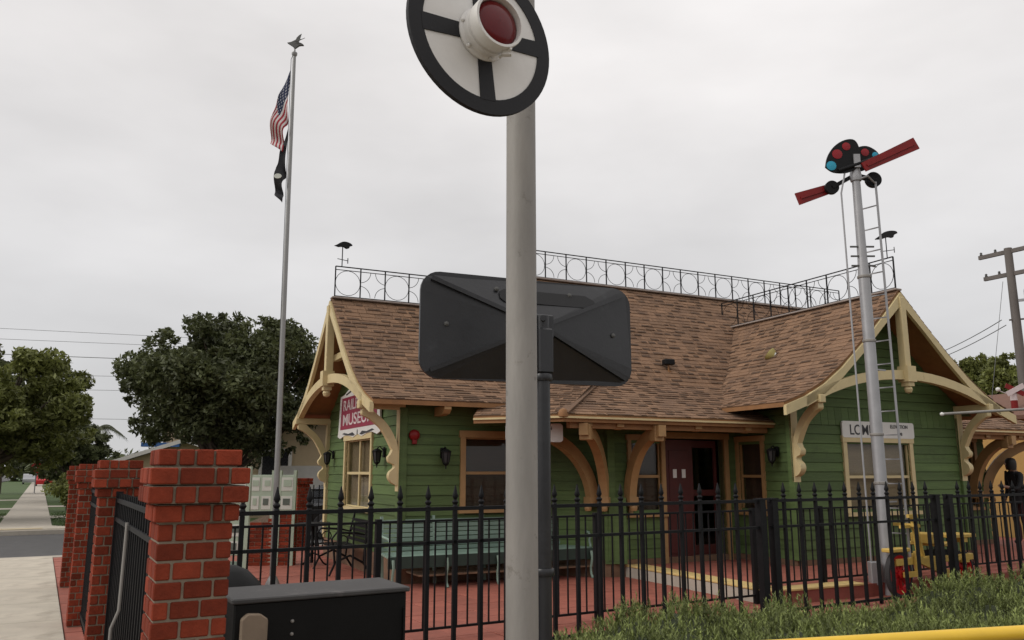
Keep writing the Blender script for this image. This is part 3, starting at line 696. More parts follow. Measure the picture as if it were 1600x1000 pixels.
# weather vanes stand on the ridge ends
def vane(a, b, z, label, rz, down=0.0):
    t = thing('weather_vane', label, 'weather vane', BW(a, b, z), BDEG + rz, 'weather vanes on the ridge ends')
    mb = MB(); mb.tube([(0, 0, -down), (0, 0, .36)], .009 if not down else .012, 6); mb.bar((-.1, 0, .13), (.12, 0, .13), .010); mb.bar((.12, 0, .08), (.12, 0, .18), .012); mb.build('stem', 'iron', t)
    mb = MB(); body = catmull([(-.17, .36), (-.1, .40), (-.02, .455), (.08, .47), (.17, .45), (.19, .42), (.14, .40), (.12, .36), (.08, .35), (.02, .37), (-.08, .35)], 3); mb.prism(body, (1, 0, 0), (0, 0, 1), (0, 1, 0), (0, 0, 0), .05); mb.build('figure', 'iron', t)
vane(3.45, 13.95, RZ + .6, 'small black weather vane on the left gable ridge', 20)
vane(11.7, 9.25, RZ + .6, 'black weather vane above the ridge of the gable with the station sign', -60)
vane(19.6, 14.4, 4.78, 'distant weather vane just right of the front gable slope', 10, 4.78)

# ================================================================== BRICK PIERS AND STREET FENCE
BHT, JT = .058, .009
def brick_me(l, w):
    mb = MB(); mb.box((0, 0, BHT / 2), (l, w, BHT)); return grab(mb.build('brick', 'brick', bevel=.004))
BM = {}
def course(parent, half, z, alt, n_split):
    """one course of bricks round a square pier, pinwheel bond"""
    side = 2 * half; bw = .092
    run_ = side - bw - JT       # each side carries run_ and the next side's end fills the corner
    parts = [run_] if n_split == 1 else ([run_ * .36, run_ * .64] if alt else [run_ * .64, run_ * .36])
    if n_split == 3: parts = [run_ * .36, run_ * .30, run_ * .34] if alt else [run_ * .5, run_ * .2, run_ * .3]
    for kq in range(4):
        a = kq * math.pi / 2; x = -half + (bw + JT if not alt else 0)
        for p in parts:
            l = p - (JT if len(parts) > 1 else 0) + (JT / len(parts) if len(parts) > 1 else 0)
            key = (round(l, 3), bw)
            if key not in BM: BM[key] = brick_me(*key)
            cx, cy = x + l / 2, -half + bw / 2; x += l + JT
            o = link('brick', BM[key], parent, (cx * math.cos(a) - cy * math.sin(a), cx * math.sin(a) + cy * math.cos(a), z), (0, 0, a + (math.pi if random.random() < .5 else 0)))
            o.location.x += random.uniform(-.0012, .0012); o.location.y += random.uniform(-.0012, .0012)
def pier(x, y, label):
    t = thing('brick_pier', label, 'pier', SW(x, y, 0), SDEG, 'brick gate piers along the pavement')
    pitch = BHT + JT; zt = 1.69; n = 25; z0 = zt - n * pitch
    mb = MB(); mb.box((0, 0, (z0 - .05 + zt - 4 * pitch) / 2), (.242, .242, zt - 4 * pitch - z0 + .05))
    for i, hf in ((4, .140), (3, .166), (2, .166), (1, .138)):
        mb.box((0, 0, zt - i * pitch + (BHT + (JT if i > 1 else -.004)) / 2 - .004), (2 * hf - .014, 2 * hf - .014, BHT + JT - .004 + (0 if i > 1 else -.004)))
    mb.build('mortar', 'mortar', t)
    for i in range(n):
        k = n - i            # courses from the top
        hf, ns = (.144, 3) if k == 1 else (.172, 3) if k in (2, 3) else (.146, 3) if k == 4 else (.128, 2)
        course(t, hf, z0 + i * pitch, i % 2 == 0, ns)
    return t
pier(P0X, P0Y, 'large red brick pier nearest the camera with stepped cap')
pier(P0X, P0Y + 3.4, 'second red brick pier, just left behind the nearest one')
pier(P0X, P0Y + 6.8, 'third red brick pier along the pavement, half hidden by the second')
pier(P0X, P0Y + 10.2, 'farthest red brick pier, leftmost against the cross street')
def fin(mb, p, s=1.0):
    mb.lathe([(.018 * s, 0), (.026 * s, .012 * s), (.018 * s, .03 * s), (.028 * s, .045 * s), (.03 * s, .055 * s), (.014 * s, .075 * s), (.028 * s, .10 * s), (.02 * s, .135 * s), (.004 * s, .20 * s)], p, n=8)
def street_panel(y0, y1, label, gate=False):
    t = thing('iron_gate' if gate else 'iron_fence_panel', label, 'gate' if gate else 'fence', SW(P0X, (y0 + y1) / 2, 0), SDEG, None if gate else 'iron fence panels between the brick piers')
    L = y1 - y0
    for z in (1.40, 1.27, .14): m = MB(); m.bar((0, -L / 2, z), (0, L / 2, z), .034, .028); m.build('rail', 'iron', t)
    n = int(L / .115); m = MB(); m.bar((0, 0, .06), (0, 0, 1.45), .019); me = grab(m.build('picket', 'iron'))
    for i in range(n): link('picket', me, t, (0, -L / 2 + L * (i + .5) / n, 0))
    if gate:
        m = MB(); m.tube([(-.03, -L / 2 + 2.0, 1.30), (-.035, -L / 2 + 2.0, .80), (-.07, -L / 2 + 2.0, .70), (-.07, -L / 2 + 2.0, .12)], .009, 8); m.build('drop_bolt', 'galv', t, smooth=40)
        for yy in (-L / 2 + .03, L / 2 - .03): m = MB(); m.bar((0, yy, .04), (0, yy, 1.46), .045); m.build('stile', 'iron', t)
street_panel(P0Y + .15, P0Y + 3.25, 'black iron gate between the nearest and second brick piers', True)
street_panel(P0Y + 3.55, P0Y + 6.65, 'black iron fence panel between second and third brick piers')
street_panel(P0Y + 6.95, P0Y + 10.05, 'black iron fence panel between third and farthest brick piers')

# ------------------------------------------------------------------ front fence with spear finials
SP = .265
def fence_run(name, label, s0, s1, pick, cat='fence', posts=()):
    t = thing(name, label, cat, SW(P0X + (s0 + s1) / 2, FY, 0), SDEG); c = (s0 + s1) / 2
    for z, w in ((1.275, .040), (.985, .034), (.07, .034)): m = MB(); m.bar((s0 - c, 0, z), (s1 - c, 0, z), w, w * .8); m.build('rail', 'iron', t)
    m = MB(); m.bar((0, 0, .02), (0, 0, 1.30), .034); fin(m, (0, 0, 1.28)); me = grab(m.build('picket', 'iron', smooth=40))
    for s in pick: link('picket', me, t, (s - c, 0, 0))
    for s in posts: m = MB(); m.bar((s - c, 0, -.22), (s - c, 0, 1.29), .085); m.box((s - c, 0, 1.295), (.10, .10, .02)); m.build('post', 'iron', t)
fence_run('front_fence', 'black iron front fence with spear finials left of the gate', .15, 6.58, [.9 - 2 * SP + SP * i for i in range(25) if .9 - 2 * SP + SP * i < 6.45], posts=(6.57,))
fence_run('front_gate', 'black iron gate with spear finials in front of the handcar', 6.70, 9.78, [6.95 + SP * i for i in range(11)], 'gate', posts=(6.765, 9.79))
fence_run('front_fence', 'black iron front fence with spear finials at the far right', 10.0, 14.6, [10.3 + SP * i for i in range(17)], posts=(10.07,))
# lower inner fence behind it
RY = .84
def inner_fence(label, s0, s1, posts, zb):
    t = thing('inner_fence', label, 'fence', SW(P0X + (s0 + s1) / 2, FY + RY, 0), SDEG); c = (s0 + s1) / 2
    for z in (1.12, zb): m = MB(); m.bar((s0 - c, 0, z), (s1 - c, 0, z), .03, .022); m.build('rail', 'iron', t)
    m = MB(); m.bar((0, 0, zb), (0, 0, 1.12), .014); me = grab(m.build('picket', 'iron')); n = int((s1 - s0) / .12)
    for i in range(n): link('picket', me, t, (s0 - c + (s1 - s0) * (i + .5) / n, 0, 0))
    for s in posts: m = MB(); m.bar((s - c, 0, 0), (s - c, 0, 1.15), .055); m.build('post', 'iron', t)
inner_fence('low thin-barred inner iron fence behind the left front fence', .6, 7.35, (.65, 2.35, 4.9, 7.3), .10)
inner_fence('low thin-barred inner iron fence behind the gate and handcar', 7.45, 14.6, (7.5, 8.55, 11.0, 13.5), .22)

# ================================================================== SIGNAL POLE WITH SWINGING DISC
pole = thing('signal_pole', 'tall grey galvanised steel pole in the foreground', 'pole', (.038, 3.22, -.2))
mb = MB(); mb.lathe([(.0625, 0), (.0625, 2.0), (.0605, 4.2)], n=32); mb.build('shaft', 'galv', pole, smooth=40)
mb = MB(); mb.lathe([(.14, 0), (.14, .03), (.08, .06), (.07, .10)], n=24); mb.build('base_flange', 'galv', pole, smooth=40)
camR, camU, camF = Vector((1, 0, 0)), Vector((0, -ST, CT)), Vector((0, CT, ST))
vd = (camR * ((752 - 800) / F) + camU * ((500 - 57) / F) + camF).normalized(); DD = 3.01; dc = Vector((0, 0, EYE)) + vd * DD
vx = (camR - vd * camR.dot(vd)).normalized(); vy = vd.cross(vx); vy = vy if vy.z < 0 else -vy
e1 = (vx * 102 + vy * 25 + vd * 61.6).normalized(); e2 = (vx * 8.5 + vy * 107 - vd * 57.5).normalized(); e2 = (e2 - e1 * e1.dot(e2)).normalized()
nn = e1.cross(e2); nn = -nn if nn.dot(camF) > 0 else nn
wig = thing('crossing_signal_disc', 'round black and white crossing signal disc with red lamp on the pole', 'signal', dc)
DR = .29
def sect(r0, r1, a0, a1, n, th, off):
    pts = [(r1 * math.cos(a0 + (a1 - a0) * i / n), r1 * math.sin(a0 + (a1 - a0) * i / n)) for i in range(n + 1)]
    pts += [(r0 * math.cos(a0 + (a1 - a0) * i / n), r0 * math.sin(a0 + (a1 - a0) * i / n)) for i in range(n, -1, -1)]
    m = MB(); m.prism(pts, e1, e2, nn, nn * off, th); return m
mb = MB(); mb.prism([(DR * .99 * math.cos(2 * math.pi * i / 64), DR * .99 * math.sin(2 * math.pi * i / 64)) for i in range(64)], e1, e2, nn, (0, 0, 0), .012); mb.build('target_plate', 'white', wig)
blk = mat('disc_black_paint', (.018, .018, .020), .6, .2, 8, .05, 40, spec=.25)
nseg = 64; vs = []; fs_ = []
for i in range(nseg):
    a = 2 * math.pi * i / nseg
    for r, o_ in ((.237, .007), (.237, .010), (.291, .010), (.291, -.008), (.275, -.008)): vs.append(e1 * r * math.cos(a) + e2 * r * math.sin(a) + nn * o_)
for i in range(nseg):
    j = (i + 1) % nseg
    for k in range(4): fs_.append((i * 5 + k, j * 5 + k, j * 5 + k + 1, i * 5 + k + 1))
mb = MB(); mb.add(vs, fs_); mb.build('black_rim', blk, wig)
for k in range(4):
    d = (e1, e2, -e1, -e2)[k]; q = (e2, e1, e2, e1)[k]
    mb = MB(); mb.prism([(.07, -.027), (.241, -.031), (.241, .031), (.07, .027)], d, q, nn, nn * .008, .006); mb.build('black_spoke', blk, wig)
hub = nn
mb = MB(); mb.lathe([(.095, .006), (.098, .010), (.098, .017), (.086, .022), (.084, .040), (.090, .042), (.091, .056), (.084, .060), (.084, .072), (.094, .074), (.097, .118), (.095, .122), (.086, .122), (.083, .098)], axis=nn, n=36, caps=False); lamp = mb.build('lamp_housing', 'white', wig, smooth=35)
mb = MB(); mb.lathe([(.084, .096), (.074, .106), (.052, .114), (.026, .119), (.001, .120)], axis=nn, n=32, caps=False); mb.build('red_lens', 'redlens', lamp, smooth=60)
for a in (20, 80, 140, 200, 260, 320):
    mb = MB(); p = (e1 * math.cos(R(a)) + e2 * math.sin(R(a))) * .091; mb.lathe([(.007, 0), (.007, .008), (.004, .012)], p + nn * .016, nn, 8); mb.build('bolt', 'white', lamp)
mb = MB(); p = (e1 * .35 + e2 * .94).normalized() * .10; mb.box(p + nn * .095, (.03, .02, .03)); mb.tube([p + nn * .05, p + nn * .12], .005, 6); mb.build('hinge', 'white', lamp)
# swing arm and motor box at the head of the pole, above the view
hd = Vector((.038, 3.22, 4.0)) - dc
mb = MB(); mb.bar(-e2 * .29 - nn * .012, -e2 * .95 - nn * .015, .035, .012, up=nn); mb.build('swing_arm', blk, wig)
top = -e2 * .95
mb = MB(); mb.bar(top + nn * .02, hd + Vector((0, 0, .02)), .05, .05); mb.build('shaft_bracket', 'galv', wig)
mb = MB(); mb.box(hd + Vector((0, 0, .14)), (.26, .34, .26)); mb.build('motor_box', 'cabinet', wig, bevel=.02)

# ================================================================== BACK OF THE LARGE SIGN
sc = Vector((.105, 4.42, 2.367)); sx_ = Vector((1.17, .48, 0)).normalized(); so = Vector((sx_.y, -sx_.x, 0))
sign = thing('road_sign', 'large rounded black sign seen from behind with crossed ribs', 'sign', (sc.x + so.x * .16, sc.y + so.y * .16, -.2))
ob = sc - Vector((sign.location.x, sign.location.y, -.2))
W_, H_ = 1.27, .575; outl = rrect(W_, H_, .105, 6); ap = ob + so * .13 
mb = MB(); n = len(outl)
rim = [ob + sx_ * x + Vector((0, 0, z)) for x, z in outl]; back = [p - so * .02 for p in rim]
mb.add(back + rim, [tuple(range(n))] + [(i, (i + 1) % n, n + (i + 1) % n, n + i) for i in range(n)])
mb.build('edge', 'blackp', sign)
# four pressed facets rising to the mounting boss
idx = [n - 4, 3, 10, 17]
def arc(i0, i1):
    r = [i0 % n]
    while r[-1] != i1 % n: r.append((r[-1] + 1) % n)
    return r
corn = [3, 10, 17, 24]
inner = [ap + sx_ * x * .05 + Vector((0, 0, z * .05)) for x, z in (outl[3], outl[10], outl[17], outl[24])]
for k in range(4):
    ring = arc(corn[k], corn[(k + 1) % 4]); v_ = [rim[i] for i in ring] + [inner[(k + 1) % 4], inner[k]]
    mb = MB(); mb.add(v_, [tuple(range(len(v_)))]); mb.add([p - so * .004 for p in v_], [tuple(range(len(v_) - 1, -1, -1))]); mb.build('pressed_facet', 'blackp', sign)
    mb = MB(); mb.bar(rim[corn[k]] * .96 + ob * .04 + so * .012, inner[k] + so * .008, .022, .03, up=so); mb.build('rib', 'blackp', sign)
mb = MB(); nrm_t = Vector((0, 0, 1)); upv = (rim[6] - ap).normalized()
tp = [(-.33, .0), (-.36, .03), (-.36, .08), (-.32, .105), (.30, .105), (.36, .07), (.37, .03), (.33, .0)]
tv = (Vector((0, 0, H_ / 2)) - so * .13); tl = tv.length; tv /= tl; tn = sx_.cross(tv); tn = tn if tn.dot(so) > 0 else -tn
mb.prism([(x * .8 + .08, y * .8 + .15) for x, y in tp], sx_, tv, tn, ap + tn * .003, .004); mb.build('dark_patch', mat('matt_black_patch', (.016, .016, .017), .75, .2, 5), sign)  # thin plate on the upper facet, darker and more matt
for bx_, bz_ in ((-.50, .0), (.50, .0), (0, -.22), (.22, .21), (-.22, .21)):
    kk = max(abs(bx_) / (W_ / 2), abs(bz_) / (H_ / 2)); m = MB(); m.lathe([(.014, 0), (.013, .008), (.004, .012)], ob + sx_ * bx_ + Vector((0, 0, bz_)) + so * (.13 * (1 - kk) + .001), so, 8); m.build('bolt', 'pewter', sign)
mb = MB(); mb.tube([(0, 0, 0), (0, 0, 2.62)], .036, 16); post_ = mb.build('post', 'blackp', sign, smooth=40)
mb = MB(); mb.box(ap + so * -.015, (.13, .10, .13), math.atan2(sx_.y, sx_.x)); mb.build('boss_plate', 'blackp', sign, bevel=.008)
mb = MB(); mb.box((0, 0, 2.43), (.085, .09, .24), math.atan2(sx_.y, sx_.x)); mb.build('post_bracket', 'blackp', sign, bevel=.008)
for z in (2.29, 1.30): m = MB(); m.lathe([(.047, -.018), (.05, -.012), (.05, .012), (.047, .018)], (0, 0, z), n=16); m.build('clamp', 'blackp', sign, smooth=30)
mb = MB(); mb.tube([(.0, -.06, 2.60), (.0, .06, 2.60)], .016, 8); mb.build('boss_bolt', 'blackp', sign, smooth=40)

# ================================================================== CABINET, YELLOW RAIL
cab = thing('utility_cabinet', 'low black metal utility cabinet beside the near brick pier', 'cabinet', SW(1.30, 4.37, -.2), SDEG)
mb = MB(); mb.box((0, 0, .59), (.88, .42, 1.18)); mb.build('body', 'cabinet', cab, bevel=.008)
mb = MB(); mb.box((0, 0, 1.19), (.91, .45, .025)); mb.build('lid', 'cabtop', cab, bevel=.006)
mb = MB(); mb.prism([(-.06, 0), (.065, 0), (.065, 1.085), (.03, 1.11), (-.03, 1.115), (-.06, 1.09)], (1, 0, 0), (0, 0, 1), (0, 1, 0), (-.35, -.225, .02), .04); mb.build('worn_tan_cover', 'tan', cab, bevel=.006)
for x, z in ((-.37, 1.12), (-.16, 1.02), (-.16, 1.08)): m = MB(); m.lathe([(.009, 0), (.007, .008), (.002, .01)], (x, -.211, z), (0, -1, 0), 8); m.build('screw', 'galv', cab)
m = MB(); m.bar((.425, -.218, .2), (.425, -.218, 1.1), .012); m.build('hinge', 'cabinet', cab)
lid = thing('domed_bin', 'black domed lid just behind the cabinet by the pier', 'bin', SW(1.02, 5.1, .03), SDEG)
mb = MB(); mb.lathe([(.17, 0), (.19, .3), (.20, .80), (.21, .82), (.21, .85), (.17, .93), (.10, 1.0), (.03, 1.03), (0, 1.03)], n=24); mb.build('body', 'cabinet', lid, smooth=40)
mb = MB(); mb.lathe([(.215, .78), (.22, .79), (.22, .82), (.215, .83)], n=24); mb.build('rim_band', 'iron', lid, smooth=40)
reel = thing('red_valve_wheel', 'dark red and white valve wheel half hidden between pier and cabinet', 'valve', SW(.77, 4.62, 0), SDEG + 50)
mb = MB(); mb.tube([(.15 * math.cos(R(20 * i)), 0, .86 + .15 * math.sin(R(20 * i))) for i in range(18)], .018, 8, closed=True); mb.build('wheel_rim', 'red', reel, smooth=50)
for a in (30, 90, 150): m = MB(); m.bar((.15 * math.cos(R(a)), 0, .86 + .15 * math.sin(R(a))), (-.15 * math.cos(R(a)), 0, .86 - .15 * math.sin(R(a))), .02); m.build('spoke', 'white', reel)
mb = MB(); mb.tube([(0, .02, 0), (0, .02, .86)], .035, 10); mb.tube([(0, .08, .86), (0, -.04, .86)], .03, 10); mb.build('standpipe', 'cabinet', reel, smooth=40)
pR, pL = gnd(1600, 988, .95), gnd(1205, 1012, .95); d = (pR - pL).normalized()
yr = thing('yellow_barrier_rail', 'yellow painted pipe rail crossing the bottom right corner', 'railing', (pL.x, pL.y, -.2))
a, b = pL - d * .55, pR + d * 1.2; rel = lambda p: Vector(p) - Vector((pL.x, pL.y, -.2))
mb = MB(); mb.tube([rel(a) + Vector((0, 0, -.95)) , rel(a) + Vector((0, 0, -.12)), rel(a) + d * .04 + Vector((0, 0, -.05)), rel(a) + d * .12, rel(b)], .028, 16); mb.build('top_rail', 'yellow', yr, smooth=50)
for q in (pL + d * 1.9, b - d * .02): m = MB(); m.tube([rel(q), rel(q) + Vector((0, 0, -1.16))], .031, 14); m.build('post', 'yellow', yr, smooth=50)

# ================================================================== FLAGPOLE
fp = at(432, 790, 12.0); fpole = thing('flagpole', 'slender grey metal flagpole with an eagle finial', 'flagpole', (fp.x, fp.y, 0))
tz = at(460, 88, 12.0).z; lean = at(460, 88, 12.0).x - fp.x
mb = MB(); mb.tube([(0, 0, 0), (lean * .5, 0, tz * .5), (lean, 0, tz)], [.045, .036, .026], 14); mb.build('pole', 'steelpole', fpole, smooth=50)
mb = MB(); mb.lathe([(.10, 0), (.10, .04), (.07, .10), (.05, .14)], n=16); mb.build('base_collar', 'steelpole', fpole, smooth=40)
mb = MB(); mb.lathe([(.03, 0), (.045, .03), (.045, .06), (.015, .08), (.012, .13)], (lean, 0, tz), n=12); mb.build('truck_cap', 'steelpole', fpole, smooth=40)
mb = MB(); z = tz + .13
mb.prism(catmull([(-.17, .14), (-.08, .16), (.0, .20), (.05, .16), (.14, .13), (.20, .08), (.10, .07), (0, .0), (-.04, .05)], 3), (1, 0, 0), (0, 0, 1), (0, 1, 0), (lean, 0, z), .05)
mb.prism([(-.02, .14), (.06, .16), (.12, .40), (.06, .36), (.01, .30)], (1, 0, 0), (0, 0, 1), (0, 1, 0), (lean, .06, z), .015)
mb.prism([(.0, .14), (.08, .14), (.24, .22), (.16, .19), (.05, .20)], (1, 0, 0), (0, 0, 1), (0, 1, 0), (lean, -.08, z), .015); mb.v = [(lean + (p[0] - lean) * .72, p[1] * .72, z + (p[2] - z) * .72) for p in mb.v]; mb.build('eagle', 'pewter', fpole)
mb = MB(); mb.tube([(-.05, 0, 1.2), (lean - .05, 0, tz - .05), (lean - .02, 0, tz + .03)], .005, 5); mb.build('halyard', 'wire', fpole)
def flag(name, label, z_top, hoist, fly, m, droop, wx, seed):
    rs = random.Random(seed); n1, n2 = 14, 22; vs, uv, fs2 = [], [], []
    for i in range(n1 + 1):
        h = i / n1
        for j in range(n2 + 1):
            f = j / n2; ff = f ** .9
            zz = -hoist * h * (1 - .35 * f) - droop * ff * (1 - .25 * h)
            xx = -wx * math.sin(min(1, 1.25 * ff) * 1.5) * (.55 + .45 * math.sin(3 * h + 1)) - .02 * math.sin(9 * f + 3 * h)
            yy = .07 * math.sin(8.5 * f + 2.2 * h) * min(1, f * 4) + .04 * math.sin(15 * f + 5 * h)
            vs.append((xx, yy, zz)); uv.append((f, h))
    for i in range(n1):
        for j in range(n2): q = i * (n2 + 1) + j; fs2.append((q, q + 1, q + n2 + 2, q + n2 + 1))
    me = bpy.data.meshes.new(name); me.from_pydata(vs, [], fs2); u = me.uv_layers.new(name='UVMap')
    for l in me.loops: u.data[l.index].uv = uv[l.vertex_index]
    me.materials.append(M[m]); me.polygons.foreach_set('use_smooth', [True] * len(me.polygons))
    o = bpy.data.objects.new(name, me); COL.objects.link(o); zt = z_top; fx = fp.x + lean * zt / tz - .05; o.location = (fx, fp.y, zt); sm = o.modifiers.new('cloth', 'SOLIDIFY'); sm.thickness = .004
    return tag(o, label, 'flag')
zf = at(452, 108, 12).z
flag('striped_flag', 'limp red and white striped flag with blue canton', zf, .80, 1.3, 'flag', 1.20, .27, 3)
zb_ = at(445, 200, 12).z
flag('black_flag', 'limp black flag hanging below the striped one', zb_, .70, .9, 'flagblack', 1.05, .17, 5)
mb = MB(); mb.prism([(.06 * math.cos(i * .6), .04 * math.sin(i * .6)) for i in range(11)], (1, 0, 0), (0, 0, 1), (0, 1, 0), (0, 0, 0), .01)
fb = [o for o in COL.objects if o.name == 'black_flag'][0]; em = mb.build('white_emblem', 'paper', fb); em.location = (-.08, -.14, -.85)

# ================================================================== SIGNS AND FITTINGS ON THE HOUSE
def board_frame(p, right, out):
    """matrix with x along the board, y up, z outwards"""
    x, z = Vector(right).normalized(), Vector(out).normalized(); y = z.cross(x)
    m = Matrix((x, y, z)).transposed().to_4x4(); m.translation = Vector(p); return m
A_ = (BW(1, 0)).normalized(); B_ = (BW(0, 1)).normalized()
def place(o, m): o.matrix_world = m; return o
# station name board over the front window
sg = thing('station_sign', 'white station name board above the front gable window', 'sign')
place(sg, board_frame(BW(11.62, 9.655, 2.29), A_, -B_))
mb = MB(); mb.prism(rrect(1.72, .27, .045), (1, 0, 0), (0, 1, 0), (0, 0, 1), (0, 0, 0), .03); mb.build('board', 'signwhite', sg)
text_mesh('LOMITA', .235, .002, 'lettering', 'signtext', sg, (-.70, -.085, .018), (0, 0, 0), .92)
text_mesh('ELEVATION', .085, .002, 'small_lettering', 'signtext', sg, (.27, .035, .018), (0, 0, 0), .98); text_mesh('98', .075, .002, 'small_lettering', 'signtext', sg, (.48, -.085, .018), (0, 0, 0), 1.0)
# second white board under the porch, mostly behind the pole
q = at(835, 676, 12.0); sg = thing('station_sign', 'white board under the porch eave, half hidden by the grey pole', 'sign')
place(sg, board_frame((q.x, q.y, q.z), (A_ - B_ * .25), (-B_ - A_ * .25)))
mb = MB(); mb.prism(rrect(.86, .27, .045), (1, 0, 0), (0, 1, 0), (0, 0, 1), (0, 0, 0), .03); mb.build('board', 'signwhite', sg)
text_mesh('ELEVATION', .075, .002, 'small_lettering', 'signtext', sg, (-.05, .04, .018), (0, 0, 0), .8)
# museum sign on the left gable
ms = thing('museum_sign', 'maroon and white museum sign with scrolled edges on the left gable', 'sign')
place(ms, board_frame(BW(3.85, 13.95, 2.60), -B_, -A_))
top = [(.64, .38), (.50, .40), (.36, .47), (.20, .50), (.0, .60), (-.20, .50), (-.36, .47), (-.50, .40), (-.64, .38)]
bot = [(-.68, -.26), (-.70, -.36), (-.60, -.40), (-.45, -.35), (-.30, -.36), (-.14, -.40), (0, -.35), (.14, -.40), (.30, -.36), (.45, -.35), (.60, -.40), (.70, -.36), (.68, -.26)]
mb = MB(); mb.prism([(x * 1.95, y) for x, y in (top + bot)[::-1]], (1, 0, 0), (0, 1, 0), (0, 0, 1), (0, 0, 0), .03); mb.build('board', 'signwhite', ms)
mb = MB(); mb.prism([(-1.17, -.24), (1.17, -.24), (1.09, .34), (-1.09, .34)], (1, 0, 0), (0, 1, 0), (0, 0, 1), (0, 0, .018), .008); mb.build('maroon_field', 'maroon', ms)
text_mesh('RAILROAD', .27, .003, 'lettering', 'pink', ms, (0, .10, .025), (0, 0, 0), 1.5, 'CENTER'); text_mesh('MUSEUM', .29, .003, 'lettering', 'pink', ms, (0, -.17, .025), (0, 0, 0), 1.75, 'CENTER')
for sg_ in (-1, 1):
    for pts in ([(.08, -.36), (.16, -.31), (.30, -.33), (.46, -.30), (.52, -.32), (.40, -.345), (.25, -.36), (.14, -.375)], [(.06, .50), (.22, .43), (.42, .38), (.44, .40), (.24, .46), (.10, .53)]):
        pp = [(sg_ * x * 1.95, y) for x, y in pts]; pp = pp if sg_ < 0 else pp[::-1]
        mb = MB(); mb.prism(pp, (1, 0, 0), (0, 1, 0), (0, 0, 1), (0, 0, .018), .006); mb.build('scrollwork', 'signtext', ms)
mb = MB(); mb.prism([(-.02, -.36), (.02, -.36), (.02, -.30), (.0, -.27), (-.02, -.30)], (1, 0, 0), (0, 1, 0), (0, 0, 1), (0, 0, .018), .006); mb.build('scrollwork', 'signtext', ms)
def lantern(p, out, label):
    t = thing('wall_lantern', label, 'lantern', p, math.degrees(math.atan2(out.y, out.x)), 'black wall lanterns on the station house')
    mb = MB(); mb.box((.01, 0, 0), (.02, .09, .16)); mb.tube([(.01, 0, .02), (.08, 0, .09), (.12, 0, .06)], .01, 6); mb.build('bracket', 'iron', t)
    mb = MB(); mb.lathe([(.0, .06), (.03, .055), (.085, .02), (.085, .01)], (.12, 0, 0), n=6); mb.build('cap', 'iron', t)
    mb = MB(); mb.lathe([(.068, 0), (.045, -.15)], (.12, 0, .01), n=6); mb.build('glass', 'tyre', t)
    mb = MB()
    for k in range(6): a = R(60 * k); mb.bar((.12 + .072 * math.cos(a), .072 * math.sin(a), .012), (.12 + .048 * math.cos(a), .048 * math.sin(a), -.145), .010)
    mb.lathe([(.05, -.145), (.05, -.16), (.01, -.2), (.008, -.24)], (.12, 0, 0), n=6); mb.build('cage', 'iron', t)
lantern(BW(3.87, 12.45, 1.90), -A_, 'black wall lantern right of the left gable window')
lantern(BW(3.87, 15.72, 1.92), -A_, 'black wall lantern left of the left gable window')
lantern(BW(4.55, 11.67, 1.88), -B_, 'black wall lantern between red bell and dark window')
lantern(BW(9.66, 10.0, 1.92), -A_, 'black wall lantern on the dark wall right of the doorway')
bell = thing('alarm_bell', 'small red alarm bell on the green wall by the left corner', 'bell', BW(4.08, 11.67, 2.14), BDEG)
mb = MB(); mb.lathe([(.085, 0), (.085, .02), (.07, .05), (.03, .07), (0, .072)], axis=(0, -1, 0), n=20); mb.build('gong', 'red', bell, smooth=40)
mb = MB(); mb.box((0, -.02, -.09), (.07, .05, .09)); mb.build('striker_box', 'red', bell, bevel=.008)
def flood(u, v, Y, label, m, rz, tilt):
    p = at(u, v, Y); t = thing('roof_floodlight', label, 'floodlight', p, rz, 'floodlights on the shingled roof')
    mb = MB(); mb.lathe([(.05, 0), (.05, .02), (.018, .03), (.016, .14)], n=12); mb.build('stem', 'soffit', t, smooth=40)
    ax = Vector((math.sin(R(tilt)), 0, math.cos(R(tilt))))
    if m == 'iron': mb = MB(); mb.box((0, 0, .19), (.2, .14, .10)); mb.build('housing', 'iron', t, bevel=.012); mb = MB(); mb.box((0, -.075, .19), (.17, .012, .075)); mb.build('glass', 'tyre', t)
    else: mb = MB(); mb.lathe([(.03, 0), (.05, .03), (.11, .10), (.125, .15), (.12, .15), (.1, .1), (.04, .035)], (0, 0, .12), ax, 20, caps=False); mb.build('shade', m, t, smooth=40); mb = MB(); mb.lathe([(.0, 0), (.05, .01), (.055, .06), (.03, .1), (0, .11)], (0, 0, .16), ax, 12); mb.build('bulb', 'signwhite', t, smooth=50)
def on_roof_main(u, v):     # intersection with the main front slope
    d = ray(u, v); r = BW(0, 1); db = d.dot(B_); t = (MZ - 13.95 - EYE) / (d.z - db); return t * d.y
flood(1045, 582, on_roof_main(1045, 582), 'black floodlight on the main roof slope', 'iron', 200, 0)
flood(905, 606, on_roof_main(905, 606) - .25, 'yellow floodlight shade peeping below the big black sign', 'lampyel', 180, 60)
flood(1213, 570, 14.6, 'yellow floodlight on the front wing roof', 'lampyel', 150, 50)
